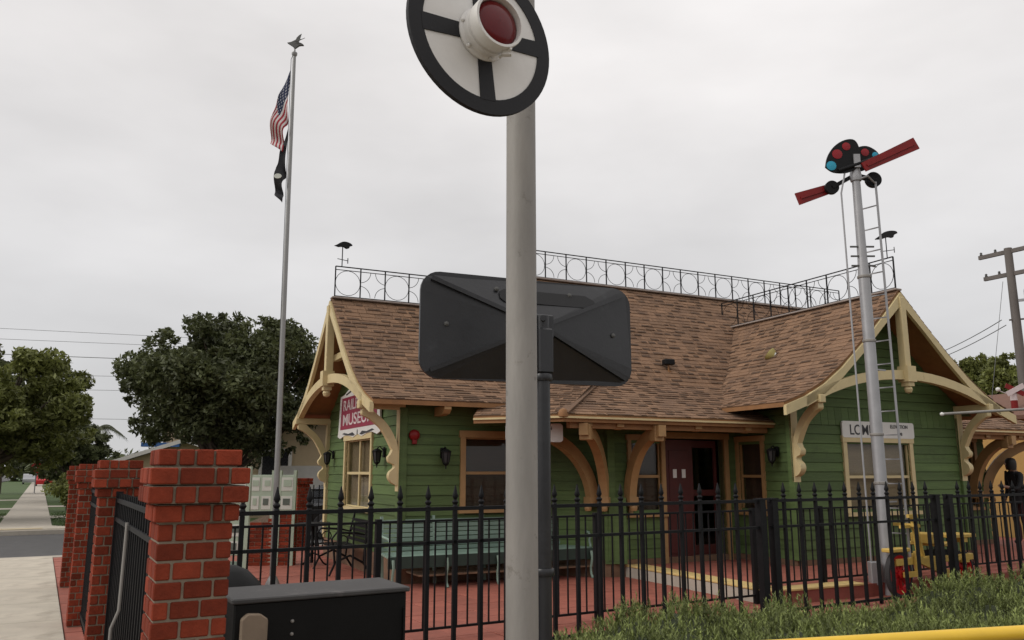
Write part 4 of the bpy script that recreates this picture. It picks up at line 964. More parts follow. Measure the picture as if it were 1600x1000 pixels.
# ------------------------------------------------------------------ benches
def slat_bench(a0, a1, b0, label):
    t = thing('slatted_bench', label, 'bench', BW((a0 + a1) / 2, b0, 0), BDEG); L = a1 - a0
    for i in range(5): m = MB(); m.box((0, -.36 + .085 * i, .43 + .006 * i), (L, .072, .028)); m.build('seat_slat', 'bench', t, bevel=.004)
    for i in range(7): m = MB(); m.box((0, .06 + .012 * i, .50 + .064 * i), (L, .022, .054)); m.build('back_slat', 'bench', t, bevel=.004)
    m = MB(); m.box((0, -.40, .36), (L, .03, .16)); m.build('front_apron', mat('dark_green_apron', (.02, .04, .03), .6), t)
    for i in range(5):
        x = -L / 2 + .06 + (L - .12) * i / 4
        m = MB(); m.tube([(x, -.44, .40), (x, -.47, .30), (x, -.42, .15), (x, -.43, .06), (x, -.48, .0)], [.022, .02, .018, .018, .022], 8); m.build('front_leg', 'bench', t, smooth=50)
        m = MB(); m.bar((x, .04, 0), (x, .14, .96), .04); m.build('rear_leg', 'bench', t)
    for x in (-L / 2 + .03, L / 2 - .03):
        m = MB(); m.tube([(x, .10, .70), (x, -.10, .68), (x, -.32, .67), (x, -.38, .62), (x, -.34, .56), (x, -.38, .45)], .02, 8); m.build('armrest', 'bench', t, smooth=50)
slat_bench(3.55, 6.85, 11.52, 'long sage green slatted bench along the station wall')
gb = gnd(532, 893); t = thing('iron_garden_bench', 'small black cast iron garden bench by the left gable', 'bench', (gb.x, gb.y, 0), BDEG - 90)
for i in range(6): m = MB(); m.box((0, -.2 + .075 * i, .42), (1.05, .05, .02)); m.build('seat_slat', 'iron', t)
for i in range(5): m = MB(); m.box((0, .24 + .02 * i, .50 + .075 * i), (1.05, .018, .045)); m.build('back_slat', 'iron', t)
for x in (-.54, .54):
    m = MB(); m.tube([(x, -.32, 0), (x, -.24, .18), (x, -.26, .40), (x, -.30, .56), (x, -.22, .66), (x, .1, .64), (x, .28, .60), (x, .36, .92)], .018, 8); m.tube([(x, -.24, .20), (x, 0, .30), (x, .22, .18), (x, .34, 0)], .018, 8); m.tube([(x, .22, .2), (x, .24, .45), (x, .30, .62)], .016, 8)
    m.tube([(x, -.12 + .08 * math.cos(R(40 * k)), .53 + .08 * math.sin(R(40 * k))) for k in range(9)], .010, 6, closed=True); m.build('side_frame', 'iron', t, smooth=50)
gt = gnd(505, 886); t = thing('iron_table', 'small round black iron table beside the garden bench', 'table', (gt.x - .25, gt.y + .2, 0))
m = MB(); m.lathe([(.30, .68), (.31, .69), (.31, .71), (.30, .72)], n=24); m.build('top', 'iron', t, smooth=40)
m = MB(); m.lathe([(.03, .05), (.025, .3), (.04, .36), (.025, .4), (.03, .68)], n=10); m.build('pedestal', 'iron', t, smooth=40)
for k in range(3): a = R(120 * k + 20); m = MB(); m.tube([(0, 0, .22), (.1 * math.cos(a), .1 * math.sin(a), .18), (.2 * math.cos(a), .2 * math.sin(a), .04), (.26 * math.cos(a), .26 * math.sin(a), 0)], .016, 6); m.build('foot', 'iron', t, smooth=50)

# ================================================================== SEMAPHORE SIGNAL
sp = at(1385, 860, 11.2); se = thing('semaphore_signal', 'tall silver semaphore mast with red arms and coloured spectacle lenses', 'signal', (sp.x, sp.y, 0))
ztop = at(1332, 226, 11.2).z
mb = MB(); mb.tube([(0, 0, 0), (0, 0, .25), (0, 0, 4.35), (0, 0, 4.6)], [.098, .082, .078, .066], 20); mb.tube([(0, 0, 4.55), (0, 0, ztop)], [.066, .052], 16); mb.build('mast', 'silver', se, smooth=40)
for z in (1.45, 2.1, 3.4, 4.32): m = MB(); m.lathe([(.085, -.02), (.091, -.012), (.091, .012), (.085, .02)], (0, 0, z), n=20); m.build('mast_band', 'galv', se, smooth=30)
for i, z in enumerate((4.48, 4.62, 4.76)): m = MB(); m.bar((-.17, -.02, z), (.17, -.02, z), .022); m.build('step_bolt', 'pewter', se)
# ladder
lm = Vector((.17, .22, 0)); l2 = Vector((.32, .02, 0))
for q in (lm, l2): m = MB(); m.bar(q + Vector((0, 0, .2)), q + Vector((-.03, 0, 5.75)), .03, .012); m.build('ladder_rail', 'silver', se)
mb = MB(); mb.tube([lm + Vector((-.03, 0, 5.72)), (.04, .2, 5.80), (.0, .05, 5.76)], .014, 6); mb.tube([l2 + Vector((-.03, 0, 5.72)), (.14, -.08, 5.80), (.0, -.05, 5.76)], .014, 6); mb.build('ladder_hoop', 'silver', se, smooth=40)
m = MB(); m.bar(lm, l2, .016); rung = grab(m.build('ladder_rung', 'silver'))
for i in range(16): link('ladder_rung', rung, se, (-.001 * i, 0, .45 + .33 * i))
for z in (1.2, 3.0, 4.5): m = MB(); m.bar((.05, 0, z), (lm + l2) / 2 + Vector((0, 0, z)), .02); m.build('ladder_stay', 'silver', se)
mb = MB(); mb.tube([(-.235, -.05, .3), (-.25, -.05, 5.55), (-.17, -.06, 5.9)], .013, 8); mb.build('operating_rod', 'silver', se, smooth=40)
mb = MB(); mb.box((-.2, -.05, .28), (.14, .12, .3)); mb.build('rod_crank_box', 'silver', se, bevel=.01)
def sx_px(u, v): p = at(u, v, 11.2); return (p.x - sp.x, p.z)
def arm_poly(p, q, w0, w1):
    p, q = Vector(p), Vector(q); d = (q - p).normalized(); n_ = Vector((-d.y, d.x)); return [p + n_ * w0 / 2, p - n_ * w0 / 2, q - n_ * w1 / 2, q + n_ * w1 / 2]
for pts, yo, nm in (((sx_px(1344, 266), sx_px(1425, 229)), -.12, 'right'), ((sx_px(1303, 290), sx_px(1250, 307)), .12, 'left')):
    p_, q_ = pts; mb = MB(); mb.prism(arm_poly(p_, q_, .14, .185), (1, 0, 0), (0, 0, 1), (0, 1, 0), (0, yo, 0), .03); b_ = mb.build('signal_arm', 'red', se)
    pv_, qv_ = Vector(p_), Vector(q_); d_ = (qv_ - pv_).normalized(); mb = MB(); mb.prism(arm_poly(pv_ + d_ * .05, qv_ - d_ * .05, .035, .035), (1, 0, 0), (0, 0, 1), (0, 1, 0), (0, yo - .022, 0), .014); mb.build('arm_rib', 'red', b_)
def spect(pts, yo, lens):
    mb = MB(); P3 = catmull([sx_px(*p) for p in pts] + [sx_px(*pts[0])], 4)[:-1]; mb.prism(P3, (1, 0, 0), (0, 0, 1), (0, 1, 0), (0, yo, 0), .03); s_ = mb.build('spectacle_plate', 'iron', se)
    for u, v, rad, mm in lens:
        x, z = sx_px(u, v); m = MB(); m.lathe([(rad, 0), (rad * .97, .006), (rad * .6, .010), (0, .012)], (x, yo - .014, z), (0, -1, 0), 20, caps=False); m.build('lens', mm, s_, smooth=60)
spect([(1287, 264), (1290, 248), (1300, 232), (1316, 222), (1332, 222), (1340, 238), (1338, 262), (1322, 272), (1300, 272)], -.06, [(1296, 262, .072, 'bluelens'), (1305, 244, .075, 'redlens2'), (1319, 232, .062, 'redlens2')])
spect([(1336, 236), (1344, 227), (1358, 225), (1372, 232), (1378, 242), (1372, 252), (1356, 262), (1342, 262)], .09, [(1371, 239, .045, 'bluelens'), (1355, 235, .06, 'redlens2')])
mb = MB(); x, z = sx_px(1367, 279); mb.lathe([(.115, -.03), (.115, .03)], (x, .06, z), (0, 1, 0), 24); mb.bar((x, .06, z), (0.02, .06, sx_px(1330, 272)[1]), .08, .05); mb.build('counterweight', 'iron', se)
mb = MB(); x, z = sx_px(1302, 291); mb.lathe([(.10, -.03), (.10, .03)], (x, .06, z), (0, 1, 0), 24); mb.bar((x, .06, z), (0, .06, sx_px(1330, 272)[1]), .09, .05); mb.build('counterweight', 'iron', se)
mb = MB(); zz = sx_px(1330, 275)[1]; mb.lathe([(.075, -.08), (.085, -.02), (.075, .06), (.06, .12), (.05, .3), (.055, .36), (.03, .42)], (0, 0, zz), n=16); mb.box((0, -.05, zz + .2), (.09, .1, .2)); mb.build('head_casting', 'silver', se, smooth=40)
mb = MB(); mb.tube([(-.28, -.08, sx_px(1310, 270)[1]), (.28, -.08, sx_px(1358, 250)[1])], .03, 10); mb.build('cross_shaft', 'iron', se, smooth=40)

# ================================================================== HANDCAR
hv = thing('handcar', 'yellow three wheeled rail handcar with red wheels behind the gate', 'handcar', SW(9.80, FY + .42, .0), SDEG); hv.scale = (.80, .92, .96)
def wheel(x, y, z, r, w, axis=(0, 1, 0)):
    mb = MB(); mb.lathe([(r * .86, -w / 2), (r * 1.0, -w / 2), (r * 1.0, w / 2), (r * .86, w / 2), (r * .86, -w / 2)], (x, y, z), axis, 32, caps=False); wt = mb.build('wheel', 'tyre', hv, smooth=35)
    mb = MB(); mb.lathe([(r * .70, -w * .3), (r * .87, -w * .4), (r * .87, w * .4), (r * .70, w * .3), (r * .70, -w * .3)], (x, y, z), axis, 28, caps=False); mb.lathe([(.05, -w * .6), (.055, 0), (.05, w * .6)], (x, y, z), axis, 14); mb.build('red_rim', 'wheelred', wt, smooth=35)
    for k in range(8): a = R(45 * k + 10); m = MB(); m.bar((x, y, z), (x + r * .8 * math.cos(a), y, z + r * .8 * math.sin(a)), .05, .03, up=(0, 1, 0)); m.build('spoke', 'wheelred', wt)
wheel(0, -.16, .30, .30, .07); wheel(1.75, -.16, .28, .26, .06); wheel(.9, .62, .24, .22, .06)
m = MB(); m.box((.95, -.16, .46), (2.1, .10, .09)); m.build('frame_beam', 'vehy', hv, bevel=.006)
m = MB(); m.box((-.02, -.16, .62), (.5, .16, .05)); m.build('wheel_guard', 'vehy', hv, bevel=.01)
m = MB(); m.bar((.35, -.20, .52), (1.75, -.22, .10), .06, .10); m.build('diagonal_brace', 'vehy', hv)
m = MB(); m.bar((.02, -.24, .30), (.34, -.24, .30), .05, .07); m.bar((.34, -.24, .28), (.34, -.24, .60), .04); m.build('crank_arm', 'vehy', hv)
m = MB(); m.bar((.55, -.16, .5), (.46, -.16, 1.05), .05, .03); m.bar((.68, -.16, .5), (.52, -.16, 1.05), .05, .03); m.bar((.40, -.3, .94), (.40, .1, .94), .04); m.bar((.14, -.16, .92), (.64, -.16, .92), .04); m.bar((.36, -.16, 1.06), (.60, -.16, 1.06), .045); m.build('pump_lever', 'vehy', hv)
m = MB(); m.box((1.15, -.05, .66), (.46, .5, .05)); m.box((1.0, -.05, .74), (.32, .34, .14)); m.build('seat_box', 'vehy', hv, bevel=.012)
m = MB(); m.box((1.7, -.1, .76), (.62, .36, .05)); m.bar((1.98, -.25, .78), (1.98, -.25, .60), .04); m.build('rear_deck', 'vehy', hv, bevel=.008)
m = MB(); m.bar((1.72, -.2, .42), (1.72, -.2, .74), .05); m.box((1.72, -.2, .42), (.16, .1, .06)); m.box((1.72, -.2, .70), (.16, .1, .06)); m.build('deck_post', 'vehy', hv)
m = MB(); m.tube([(.9, -.16, .46), (.9, .62, .30)], .03, 8); m.build('outrigger', 'vehy', hv); m = MB(); m.box((1.2, -.08, .5), (.5, .2, .14)); m.build('gear_case', 'iron', hv)

# ================================================================== DISPLAY BOARDS, LOW WALL, REAR PIER, CAR
def display(u0, u1, v0, v1, Y, label, cols, yaw=0, base=True, z0=None, skirt=0.0):
    p = at(u0, v0, Y); q = at(u1, v0, Y); zt = p.z; w = q.x - p.x; zb = at(u0, v1, Y).z
    t = thing('display_board', label, 'display board', ((p.x + q.x) / 2, Y, 0), yaw); w /= max(.3, math.cos(R(yaw)))
    m = MB(); m.box((0, 0, (zt + zb) / 2), (w, .06, zt - zb)); m.build('panel', 'panelg', t, bevel=.006)
    for x in (-w / 2, w / 2): m = MB(); m.box((x, 0, (zt + .08) / 2), (.05, .07, zt + .08)); m.build('post', 'panelg', t)
    n = max(2, int((zt - zb) / .22))
    for i in range(cols):
        for j in range(n):
            cw = w / cols; ch = (zt - zb) / n; cx = -w / 2 + cw * (i + .5); cz = zb + ch * (j + .5)
            m = MB(); m.box((cx, -.032, cz), (cw * .78, .008, ch * .72)); s_ = m.build('sheet', 'paper', t)
            m = MB(); m.box((cx + random.uniform(-.02, .02), -.038, cz + ch * .05), (cw * random.uniform(.3, .55), .006, ch * random.uniform(.25, .42))); m.build('picture', 'ink' if random.random() < .6 else 'panelg', s_)
    if skirt: m = MB(); m.box((0, .005, skirt / 2 + .02), (w - .04, .05, skirt)); m.build('skirt', 'bench', t)
display(352, 391, 738, 868, 11.8, 'pale green display board with a dark green foot beside the near pier', 1, 0, skirt=.34)
display(391, 428, 742, 800, 14.6, 'pale green display board left of the flagpole', 2)
display(439, 462, 742, 800, 14.6, 'narrow pale green display board right of the flagpole', 1)
lw0, lw1 = gnd(388, 884), gnd(462, 878)
wl = thing('low_brick_wall', 'low red brick planter wall with sloping top under the display boards', 'wall', ((lw0.x + lw1.x) / 2, lw0.y, 0), 4)
WL = (lw1 - lw0).length
m = MB(); m.prism([(-WL / 2 + .01, 0), (WL / 2 - .01, 0), (WL / 2 - .01, .86), (-.05, .86), (-WL / 2 + .01, .70)], (1, 0, 0), (0, 0, 1), (0, 1, 0), (0, .12, 0), .2); m.build('mortar', 'mortar', wl)
bme = brick_me(.2, .1)
for j in range(13):
    x = -WL / 2 + (.0 if j % 2 else -.1)
    while x < WL / 2 - .02:
        x0, x1 = max(x, -WL / 2), min(x + .2, WL / 2); zt = .067 * j
        if x1 - x0 > .05 and zt + .05 < (.70 + .16 * min(1, (x0 + WL / 2) / (WL / 2))):
            key = (round(x1 - x0, 3), .1); BM.setdefault(key, None); BM[key] = BM[key] or brick_me(*key); link('brick', BM[key], wl, ((x0 + x1) / 2, .06, zt))
        x += .209
rp = at(468, 850, 17.5); t = thing('brick_pier', 'distant red brick pier right of the display boards', 'pier', (rp.x, rp.y, 0), SDEG)
m = MB(); m.box((0, 0, .66), (.24, .24, 1.36)); m.build('mortar', 'mortar', t)
for j in range(20): course(t, .13, .067 * j, j % 2 == 0, 2)
for j in (20, 21): course(t, .18, .067 * j, j % 2 == 0, 3)
m = MB(); m.box((0, 0, 1.40), (.33, .33, .10)); m.build('cap_core', 'mortar', t)
t = thing('rear_fence', 'thin black iron fence behind the garden bench, far left of the house', 'fence', (rp.x, rp.y, 0), SDEG)
for z in (1.22, 1.05, .1): m = MB(); m.bar((.15, 0, z), (1.9, 0, z), .03); m.build('rail', 'iron', t)
m = MB(); m.bar((0, 0, .05), (0, 0, 1.32), .018); me = grab(m.build('picket', 'iron'))
for i in range(14): link('picket', me, t, (.25 + .12 * i, 0, 0))
# parked car beyond the rear fence
cp = at(505, 845, 23.0); car = thing('parked_car', 'dark parked car glimpsed between the rear pier and the house', 'car', (cp.x + .9, cp.y, -.1), SDEG + 8)
m = MB(); side = catmull([(-2.1, .30), (-2.15, .60), (-2.05, .80), (-1.3, .88), (-.75, 1.32), (.4, 1.42), (1.15, 1.30), (1.75, .92), (2.1, .86), (2.15, .5), (2.1, .28)], 4); m.prism(side, (1, 0, 0), (0, 0, 1), (0, 1, 0), (0, 0, 0), 1.66); m.build('body', 'carpaint', car, bevel=0)
for s_ in (-1, 1):
    m = MB(); m.prism([(-.98, .92), (-.62, 1.26), (.05, 1.33), (.05, .93)], (1, 0, 0), (0, 0, 1), (0, 1, 0), (0, s_ * .83, 0), .02); m.build('side_window', 'tyre', car); m = MB(); m.prism([(.12, .93), (.12, 1.33), (.85, 1.26), (1.3, .95)], (1, 0, 0), (0, 0, 1), (0, 1, 0), (0, s_ * .83, 0), .02); m.build('side_window', 'tyre', car)
    for x in (-1.35, 1.3): m = MB(); m.lathe([(.20, -.1), (.31, -.1), (.33, -.05), (.33, .05), (.31, .1), (.2, .1)], (x, s_ * .76, .33), (0, 1, 0), 20); w_ = m.build('wheel', 'tyre', car, smooth=40); m = MB(); m.lathe([(.0, .0), (.19, .01), (.2, .03)], (x, s_ * .87, .33), (0, s_, 0), 16); m.build('rim', 'silver', w_)
    m = MB(); m.box((-2.08, s_ * .6, .64), (.12, .32, .14)); m.build('headlight', 'signwhite', car, bevel=.02)
m = MB(); m.box((-2.14, 0, .42), (.05, .5, .12)); m.build('number_plate', 'signwhite', car)

# ================================================================== PERSON
def person(loc, rz, label):
    t = thing('person', label, 'person', loc, rz)
    J = {}; E2 = []; V = []; Rr = []
    def j(n, p, r, par=None):
        J[n] = len(V); V.append(p); Rr.append(r)
        if par is not None: E2.append((J[par], J[n]))
    j('pel', (0, 0, .92), (.155, .12)); j('wai', (-.02, 0, 1.08), (.14, .105), 'pel'); j('che', (-.05, 0, 1.27), (.165, .12), 'wai'); j('nek0', (-.08, 0, 1.40), (.075, .07), 'che'); j('nek', (-.10, 0, 1.455), (.055, .055), 'nek0')
    j('hd0', (-.12, 0, 1.50), (.075, .07), 'nek'); j('hd1', (-.13, 0, 1.58), (.098, .082), 'hd0'); j('hd2', (-.125, 0, 1.655), (.085, .072), 'hd1')
    for s_, nm in ((-1, 'l'), (1, 'r')):
        j(nm + 'hip', (0, s_ * .10, .86), (.105, .105), 'pel'); j(nm + 'thi', (-.02, s_ * .11, .68), (.088, .088), nm + 'hip'); j(nm + 'kne', (-.03, s_ * .11, .48), (.062, .062), nm + 'thi'); j(nm + 'cal', (.01, s_ * .115, .32), (.058, .058), nm + 'kne'); j(nm + 'ank', (.03, s_ * .12, .09), (.042, .042), nm + 'cal'); j(nm + 'toe', (-.10, s_ * .13, .04), (.042, .036), nm + 'ank')
        j(nm + 'sho', (-.06, s_ * .17, 1.37), (.072, .072), 'nek0')
        if s_ < 0: pts = [(-.14, -.24, 1.20), (-.24, -.26, 1.09), (-.40, -.20, 1.13), (-.47, -.18, 1.15)]
        else: pts = [(-.03, .24, 1.14), (-.03, .26, 1.05), (-.11, .25, .88), (-.13, .25, .82)]
        j(nm + 'ua', pts[0], (.055, .055), nm + 'sho'); j(nm + 'elb', pts[1], (.045, .045), nm + 'ua'); j(nm + 'wri', pts[2], (.03, .03), nm + 'elb'); j(nm + 'pal', pts[3], (.034, .02), nm + 'wri')
        d = (Vector(pts[3]) - Vector(pts[2])).normalized(); q = d.cross(Vector((0, 1, 0))).normalized()
        for k, ln in enumerate((.06, .075, .07, .055)): o_ = Vector(pts[3]) + q * (.024 - .016 * k); j(nm + 'f%d' % k, tuple(o_ + d * .04), (.009, .009), nm + 'pal'); j(nm + 'g%d' % k, tuple(o_ + d * (.04 + ln * .7) + Vector((0, .01, -.01))), (.008, .008), nm + 'f%d' % k)
        j(nm + 'th', tuple(Vector(pts[3]) - d * .02 + q * .045), (.010, .010), nm + 'pal')
    me = bpy.data.meshes.new('body'); me.from_pydata(V, E2, []); o = bpy.data.objects.new('body', me); COL.objects.link(o)
    md = o.modifiers.new('skin', 'SKIN'); md.use_smooth_shade = True; o.modifiers.new('sub', 'SUBSURF').levels = 2
    for i, r in enumerate(Rr): me.skin_vertices[0].data[i].radius = r
    me.skin_vertices[0].data[0].use_root = True
    dg = bpy.context.evaluated_depsgraph_get(); m2 = bpy.data.meshes.new_from_object(o.evaluated_get(dg)); bpy.data.objects.remove(o)
    for k in ('jacket', 'trousers', 'shoe', 'skin'): m2.materials.append(M[k])
    hands = [Vector((-.47, -.18, 1.15)), Vector((-.13, .25, .82))]
    for p in m2.polygons:
        c = p.center; i = 0
        if c.z < .10: i = 2
        elif c.z < .93 and abs(c.y) < .21: i = 1
        if c.z > 1.44 or any((c - h).length < .11 for h in hands): i = 3
        p.material_index = i; p.use_smooth = True
    b = link('body', m2, t)
    m = MB(); prof = [(.0, .10), (.05, .098), (.085, .07), (.10, .03), (.104, -.02), (.10, -.08), (.09, -.14)]; m.lathe([(r, h) for r, h in reversed(prof)], (-.105, 0, 1.605), n=16, caps=False); hr = m.build('hair', 'hair', t, smooth=60); 
    m = MB(); m.lathe([(.0, 0), (.018, .008), (.014, .03), (.006, .05)], (-.228, 0, 1.565), (-.3, 0, 1), 8); m.build('nose', 'skin', b, smooth=60)
    m = MB(); m.lathe([(.165, 0), (.172, .05), (.16, .2), (.165, .28)], (-.01, 0, .80), n=20, caps=False); m.build('jacket_hem', 'jacket', t, smooth=60)
    for y in (-.033, .033): m = MB(); m.lathe([(.012, -.004), (.008, .004), (0, .006)], (-.222, y, 1.592), (-1, 0, 0), 8); m.build('eye', 'hair', b)
    m = MB(); m.box((-.222, 0, 1.525), (.01, .045, .008)); m.build('mouth', 'maroon', b)
    return t
pp = BW(16.45, 10.45, .17); person(pp, 8, 'person in dark clothes standing under the right porch')

# ================================================================== OCHRE BUILDING AND CROSSING POST, RIGHT
q = at(1640, 730, 21.5); ob_ = thing('ochre_building', 'ochre stucco building beyond the right porch', 'building', (q.x + 1.4, q.y + 1.5, 0), BDEG)
m = MB(); m.box((0, 0, 1.5), (5, 4, 3.2)); m.build('wall', 'orange', ob_)
m = MB(); m.box((-1.6, -2.03, 1.95), (.8, .06, 1.0)); f_ = m.build('window_frame', 'cream', ob_); m = MB(); m.box((-1.6, -2.05, 1.95), (.64, .06, .84)); m.build('pane', 'tyre', f_)
m = MB(); m.prism([(-2.8, 3.05), (0, 3.9), (2.8, 3.05), (2.8, 2.95), (-2.8, 2.95)], (1, 0, 0), (0, 0, 1), (0, 1, 0), (0, 0, 0), 4.6); m.build('roof', 'deck', ob_)
cp_ = at(1586, 640, 22); cx_ = thing('crossing_post', 'red and white banded post with crossed top above the right eave', 'post', (cp_.x, cp_.y, 0))
m = MB()
for i in range(11):
    z0, z1 = i * .35, i * .35 + .35; m2_ = MB(); m2_.tube([(0, 0, z0), (0, 0, z1)], .085, 12); m2_.build('band', 'red' if i % 2 else 'pink', cx_, smooth=40)
for s_ in (-1, 1): m = MB(); m.bar((-.24, -.1 - .01 * s_, 3.78 - s_ * .12), (.24, -.1 - .01 * s_, 3.78 + s_ * .12), .02, .13, up=(0, 0, 1)); m.build('crossed_blade', 'pink' if s_ > 0 else 'red', cx_)
m = MB(); m.lathe([(.0, -.06), (.05, -.04), (.06, 0), (.05, .04), (0, .06)], (-.40, 0, 3.8), n=12); m.bar((-.40, 0, 3.78), (0, 0, 3.6), .02); m.build('globe', 'signwhite', cx_, smooth=60)
p0_, p1_ = at(1472, 647, 10.6), at(1640, 637, 10.9); gp = thing('gate_boom', 'grey horizontal boom with pale ball end at the right gable corner', 'boom', (p1_.x, p1_.y, 0))
r0 = p0_ - Vector((p1_.x, p1_.y, 0)); m = MB(); m.tube([r0, (0, 0, p1_.z)], .018, 12); m.build('boom', 'galv', gp, smooth=40); m = MB(); m.lathe([(.0, -.026), (.022, -.015), (.027, 0), (.022, .015), (0, .026)], r0, n=12); m.build('ball_end', 'signwhite', gp, smooth=60); m = MB(); m.tube([(0, 0, 0), (0, 0, p1_.z + .1)], .05, 12); m.build('post', 'silver', gp, smooth=40)

# ================================================================== UTILITY POLE AND WIRES
up_ = at(1576, 400, 26.0); u = thing('utility_pole', 'grey wooden utility pole with two crossarms at the right edge', 'utility pole', (up_.x, up_.y, 0))
zt = at(1576, 388, 26).z; m = MB(); m.tube([(0, 0, -.2), (0, 0, zt)], [.17, .12], 14); m.build('pole', 'wood', u, smooth=40)
dB = SW(0, 1).normalized()
for z, L in ((at(1576, 393, 26).z, 1.15), (at(1580, 428, 26).z, 1.05)):
    m = MB(); m.bar(dB * L + Vector((.1, -.13, z)), -dB * L + Vector((.1, -.13, z)), .10, .13); ca = m.build('crossarm', 'wood', u)
    for k in (-1, -.55, .55, 1): m = MB(); m.lathe([(.03, 0), (.05, .03), (.03, .06), (.045, .09), (0, .13)], dB * L * .93 * k + Vector((.1, -.13, z + .06)), n=10); m.build('insulator', 'pewter', ca)
m = MB(); m.lathe([(.0, -.42), (.2, -.4), (.22, -.36), (.22, .30), (.2, .36), (0, .38)], (.42, -.3, at(1592, 470, 26).z), n=18); m.bar((0, 0, at(1592, 470, 26).z), (.3, -.2, at(1592, 470, 26).z), .08); m.build('transformer', 'silver', u, smooth=40)
m = MB(); m.bar((-.22, 0, at(1565, 500, 26).z), (.5, -.1, at(1565, 500, 26).z + .04), .05); m.build('service_bracket', 'wood', u)
def wire(p, q, sag, label, r=.010):
    p, q = Vector(p), Vector(q); mid = (p + q) / 2; o = [p + (q - p) * (i / 16) - Vector((0, 0, sag * 4 * (i / 16) * (1 - i / 16))) - mid for i in range(17)]
    m = MB(); m.tube(o, r, 5); w_ = m.build('overhead_wire', 'wire'); w_.location = mid; return tag(w_, label, 'wire', 'overhead wires')
a_ = at(1565, 500, 26); wire(a_, at(1380, 575, 40), .3, 'upper thin wire running from the utility pole down behind the roof', .014)
a_ = at(1572, 508, 26); wire(a_, at(1380, 582, 40), .3, 'lower thin wire running from the utility pole down behind the roof', .014)
wire(at(1567, 440, 26), at(1548, 640, 24), .0, 'thin vertical service wire left of the utility pole', .008)
for v0, v1, nm in ((510, 528, 'topmost'), (527, 541, 'second'), (551, 563, 'third and darkest'), (583, 587, 'fourth'), (606, 608, 'fifth'), (651, 653, 'lowest')):
    wire(at(-60, v0, 70), at(420, v1 + 6, 85), .0, nm + ' overhead wire in the sky between the two left trees', .03 if nm[0] == 't' and 'dark' in nm else .018)

# ================================================================== FOLIAGE
def leaf_cloud(centres, radii, per, size, rs, flat=.8):
    """leaf-sized quads spread through lumps of a crown; returns verts, faces, tints"""
    C = []; T = []
    for (c, r, k) in zip(centres, radii, per):
        d = rs.normal(size=(k, 3)); d /= np.linalg.norm(d, axis=1)[:, None]; rad = r * (rs.random(k) ** .45)[:, None]
        p = np.array(c) + d * rad * np.array([1, 1, flat]); C.append(p); T.append(np.full(k, rs.uniform(.7, 1.3)))
    C = np.concatenate(C); T = np.concatenate(T) * rs.uniform(.7, 1.35, len(C)); n = len(C)
    a = rs.normal(size=(n, 3)); a /= np.linalg.norm(a, axis=1)[:, None]; b = rs.normal(size=(n, 3)); b -= a * (a * b).sum(1)[:, None]; b /= np.linalg.norm(b, axis=1)[:, None]
    s = (size * rs.uniform(.6, 1.4, n))[:, None]; L, Wd = a * s, b * s * .42
    V = np.stack([C - L, C + Wd + L * .1, C + L, C - Wd + L * .1], 1).reshape(-1, 3); Fc = np.arange(n * 4).reshape(-1, 4)
    return V, Fc, T
def np_mesh(name, V, Fc, T, m, parent=None):
    me = bpy.data.meshes.new(name); me.vertices.add(len(V)); me.vertices.foreach_set('co', V.astype('f').ravel())
    k = Fc.shape[1]; me.loops.add(Fc.size); me.loops.foreach_set('vertex_index', Fc.astype('i').ravel()); me.polygons.add(len(Fc)); me.polygons.foreach_set('loop_start', np.arange(0, Fc.size, k, dtype='i'))
    me.update(calc_edges=True); me.attributes.new('tint', 'FLOAT', 'FACE').data.foreach_set('value', T.astype('f')); me.materials.append(M[m] if isinstance(m, str) else m)
    o = bpy.data.objects.new(name, me); COL.objects.link(o)
    if parent: o.parent = parent
    return o
def tree(name, label, loc, h, rx, rz, trunk_h, trunk_r, m, seed, nl=38, leaf=.13, dens=420, group=None, lean=0.0, ry=None):
    rs = np.random.default_rng(seed); t = thing(name, label, 'tree', loc, 0, group); cz = h - rz; ry = ry or rx
    mb = MB(); top = Vector((lean, 0, trunk_h)); mb.tube([(0, 0, -.1), (lean * .3, .05, trunk_h * .4), top], [trunk_r * 1.25, trunk_r, trunk_r * .85], 10)
    cs, rr, pp = [], [], []
    for i in range(nl):
        d = rs.normal(size=3); d /= np.linalg.norm(d); d[2] = d[2] * .9 + .1; f = rs.uniform(.35, .95) if i > nl * .35 else rs.uniform(.8, 1.0)
        c = np.array([lean + d[0] * rx * f, d[1] * ry * f, cz + d[2] * rz * f]); c[2] = max(c[2], trunk_h * .8)
        r = rs.uniform(.16, .30) * min(rx, rz) * 1.15; cs.append(c); rr.append(r); pp.append(int(dens * (r / (.24 * min(rx, rz))) ** 2))
        if i % 2 == 0:
            e = Vector(c); mid = top.lerp(e, .5) + Vector((rs.uniform(-.2, .2), rs.uniform(-.2, .2), rs.uniform(0, .3)))
            mb.tube([top - Vector((0, 0, rs.uniform(0, .4))), mid, e], [trunk_r * .55, trunk_r * .3, trunk_r * .08], 6)
    # stray outer twigs
    for i in range(int(nl * 1.2)):
        d = rs.normal(size=3); d /= np.linalg.norm(d); c = np.array([lean + d[0] * rx * 1.03, d[1] * ry * 1.03, cz + d[2] * rz * 1.02]); c[2] = max(c[2], trunk_h * .85)
        cs.append(c); rr.append(rs.uniform(.05, .13) * min(rx, rz)); pp.append(int(dens * .09))
    mb.build('trunk', 'bark', t, smooth=50)
    V, Fc, T = leaf_cloud(cs, rr, pp, leaf, rs); np_mesh('crown', V, Fc, T, m, t); return t
# big dark tree behind the flagpole
c = at(350, 605, 25.0); tree('broadleaf_tree', 'large dark broadleaf tree behind the flagpole', (c.x, 25.0, 0), 6.3, 2.9, 2.25, 1.55, .17, 'leafd', 11, nl=95, leaf=.085, dens=620, lean=.25)
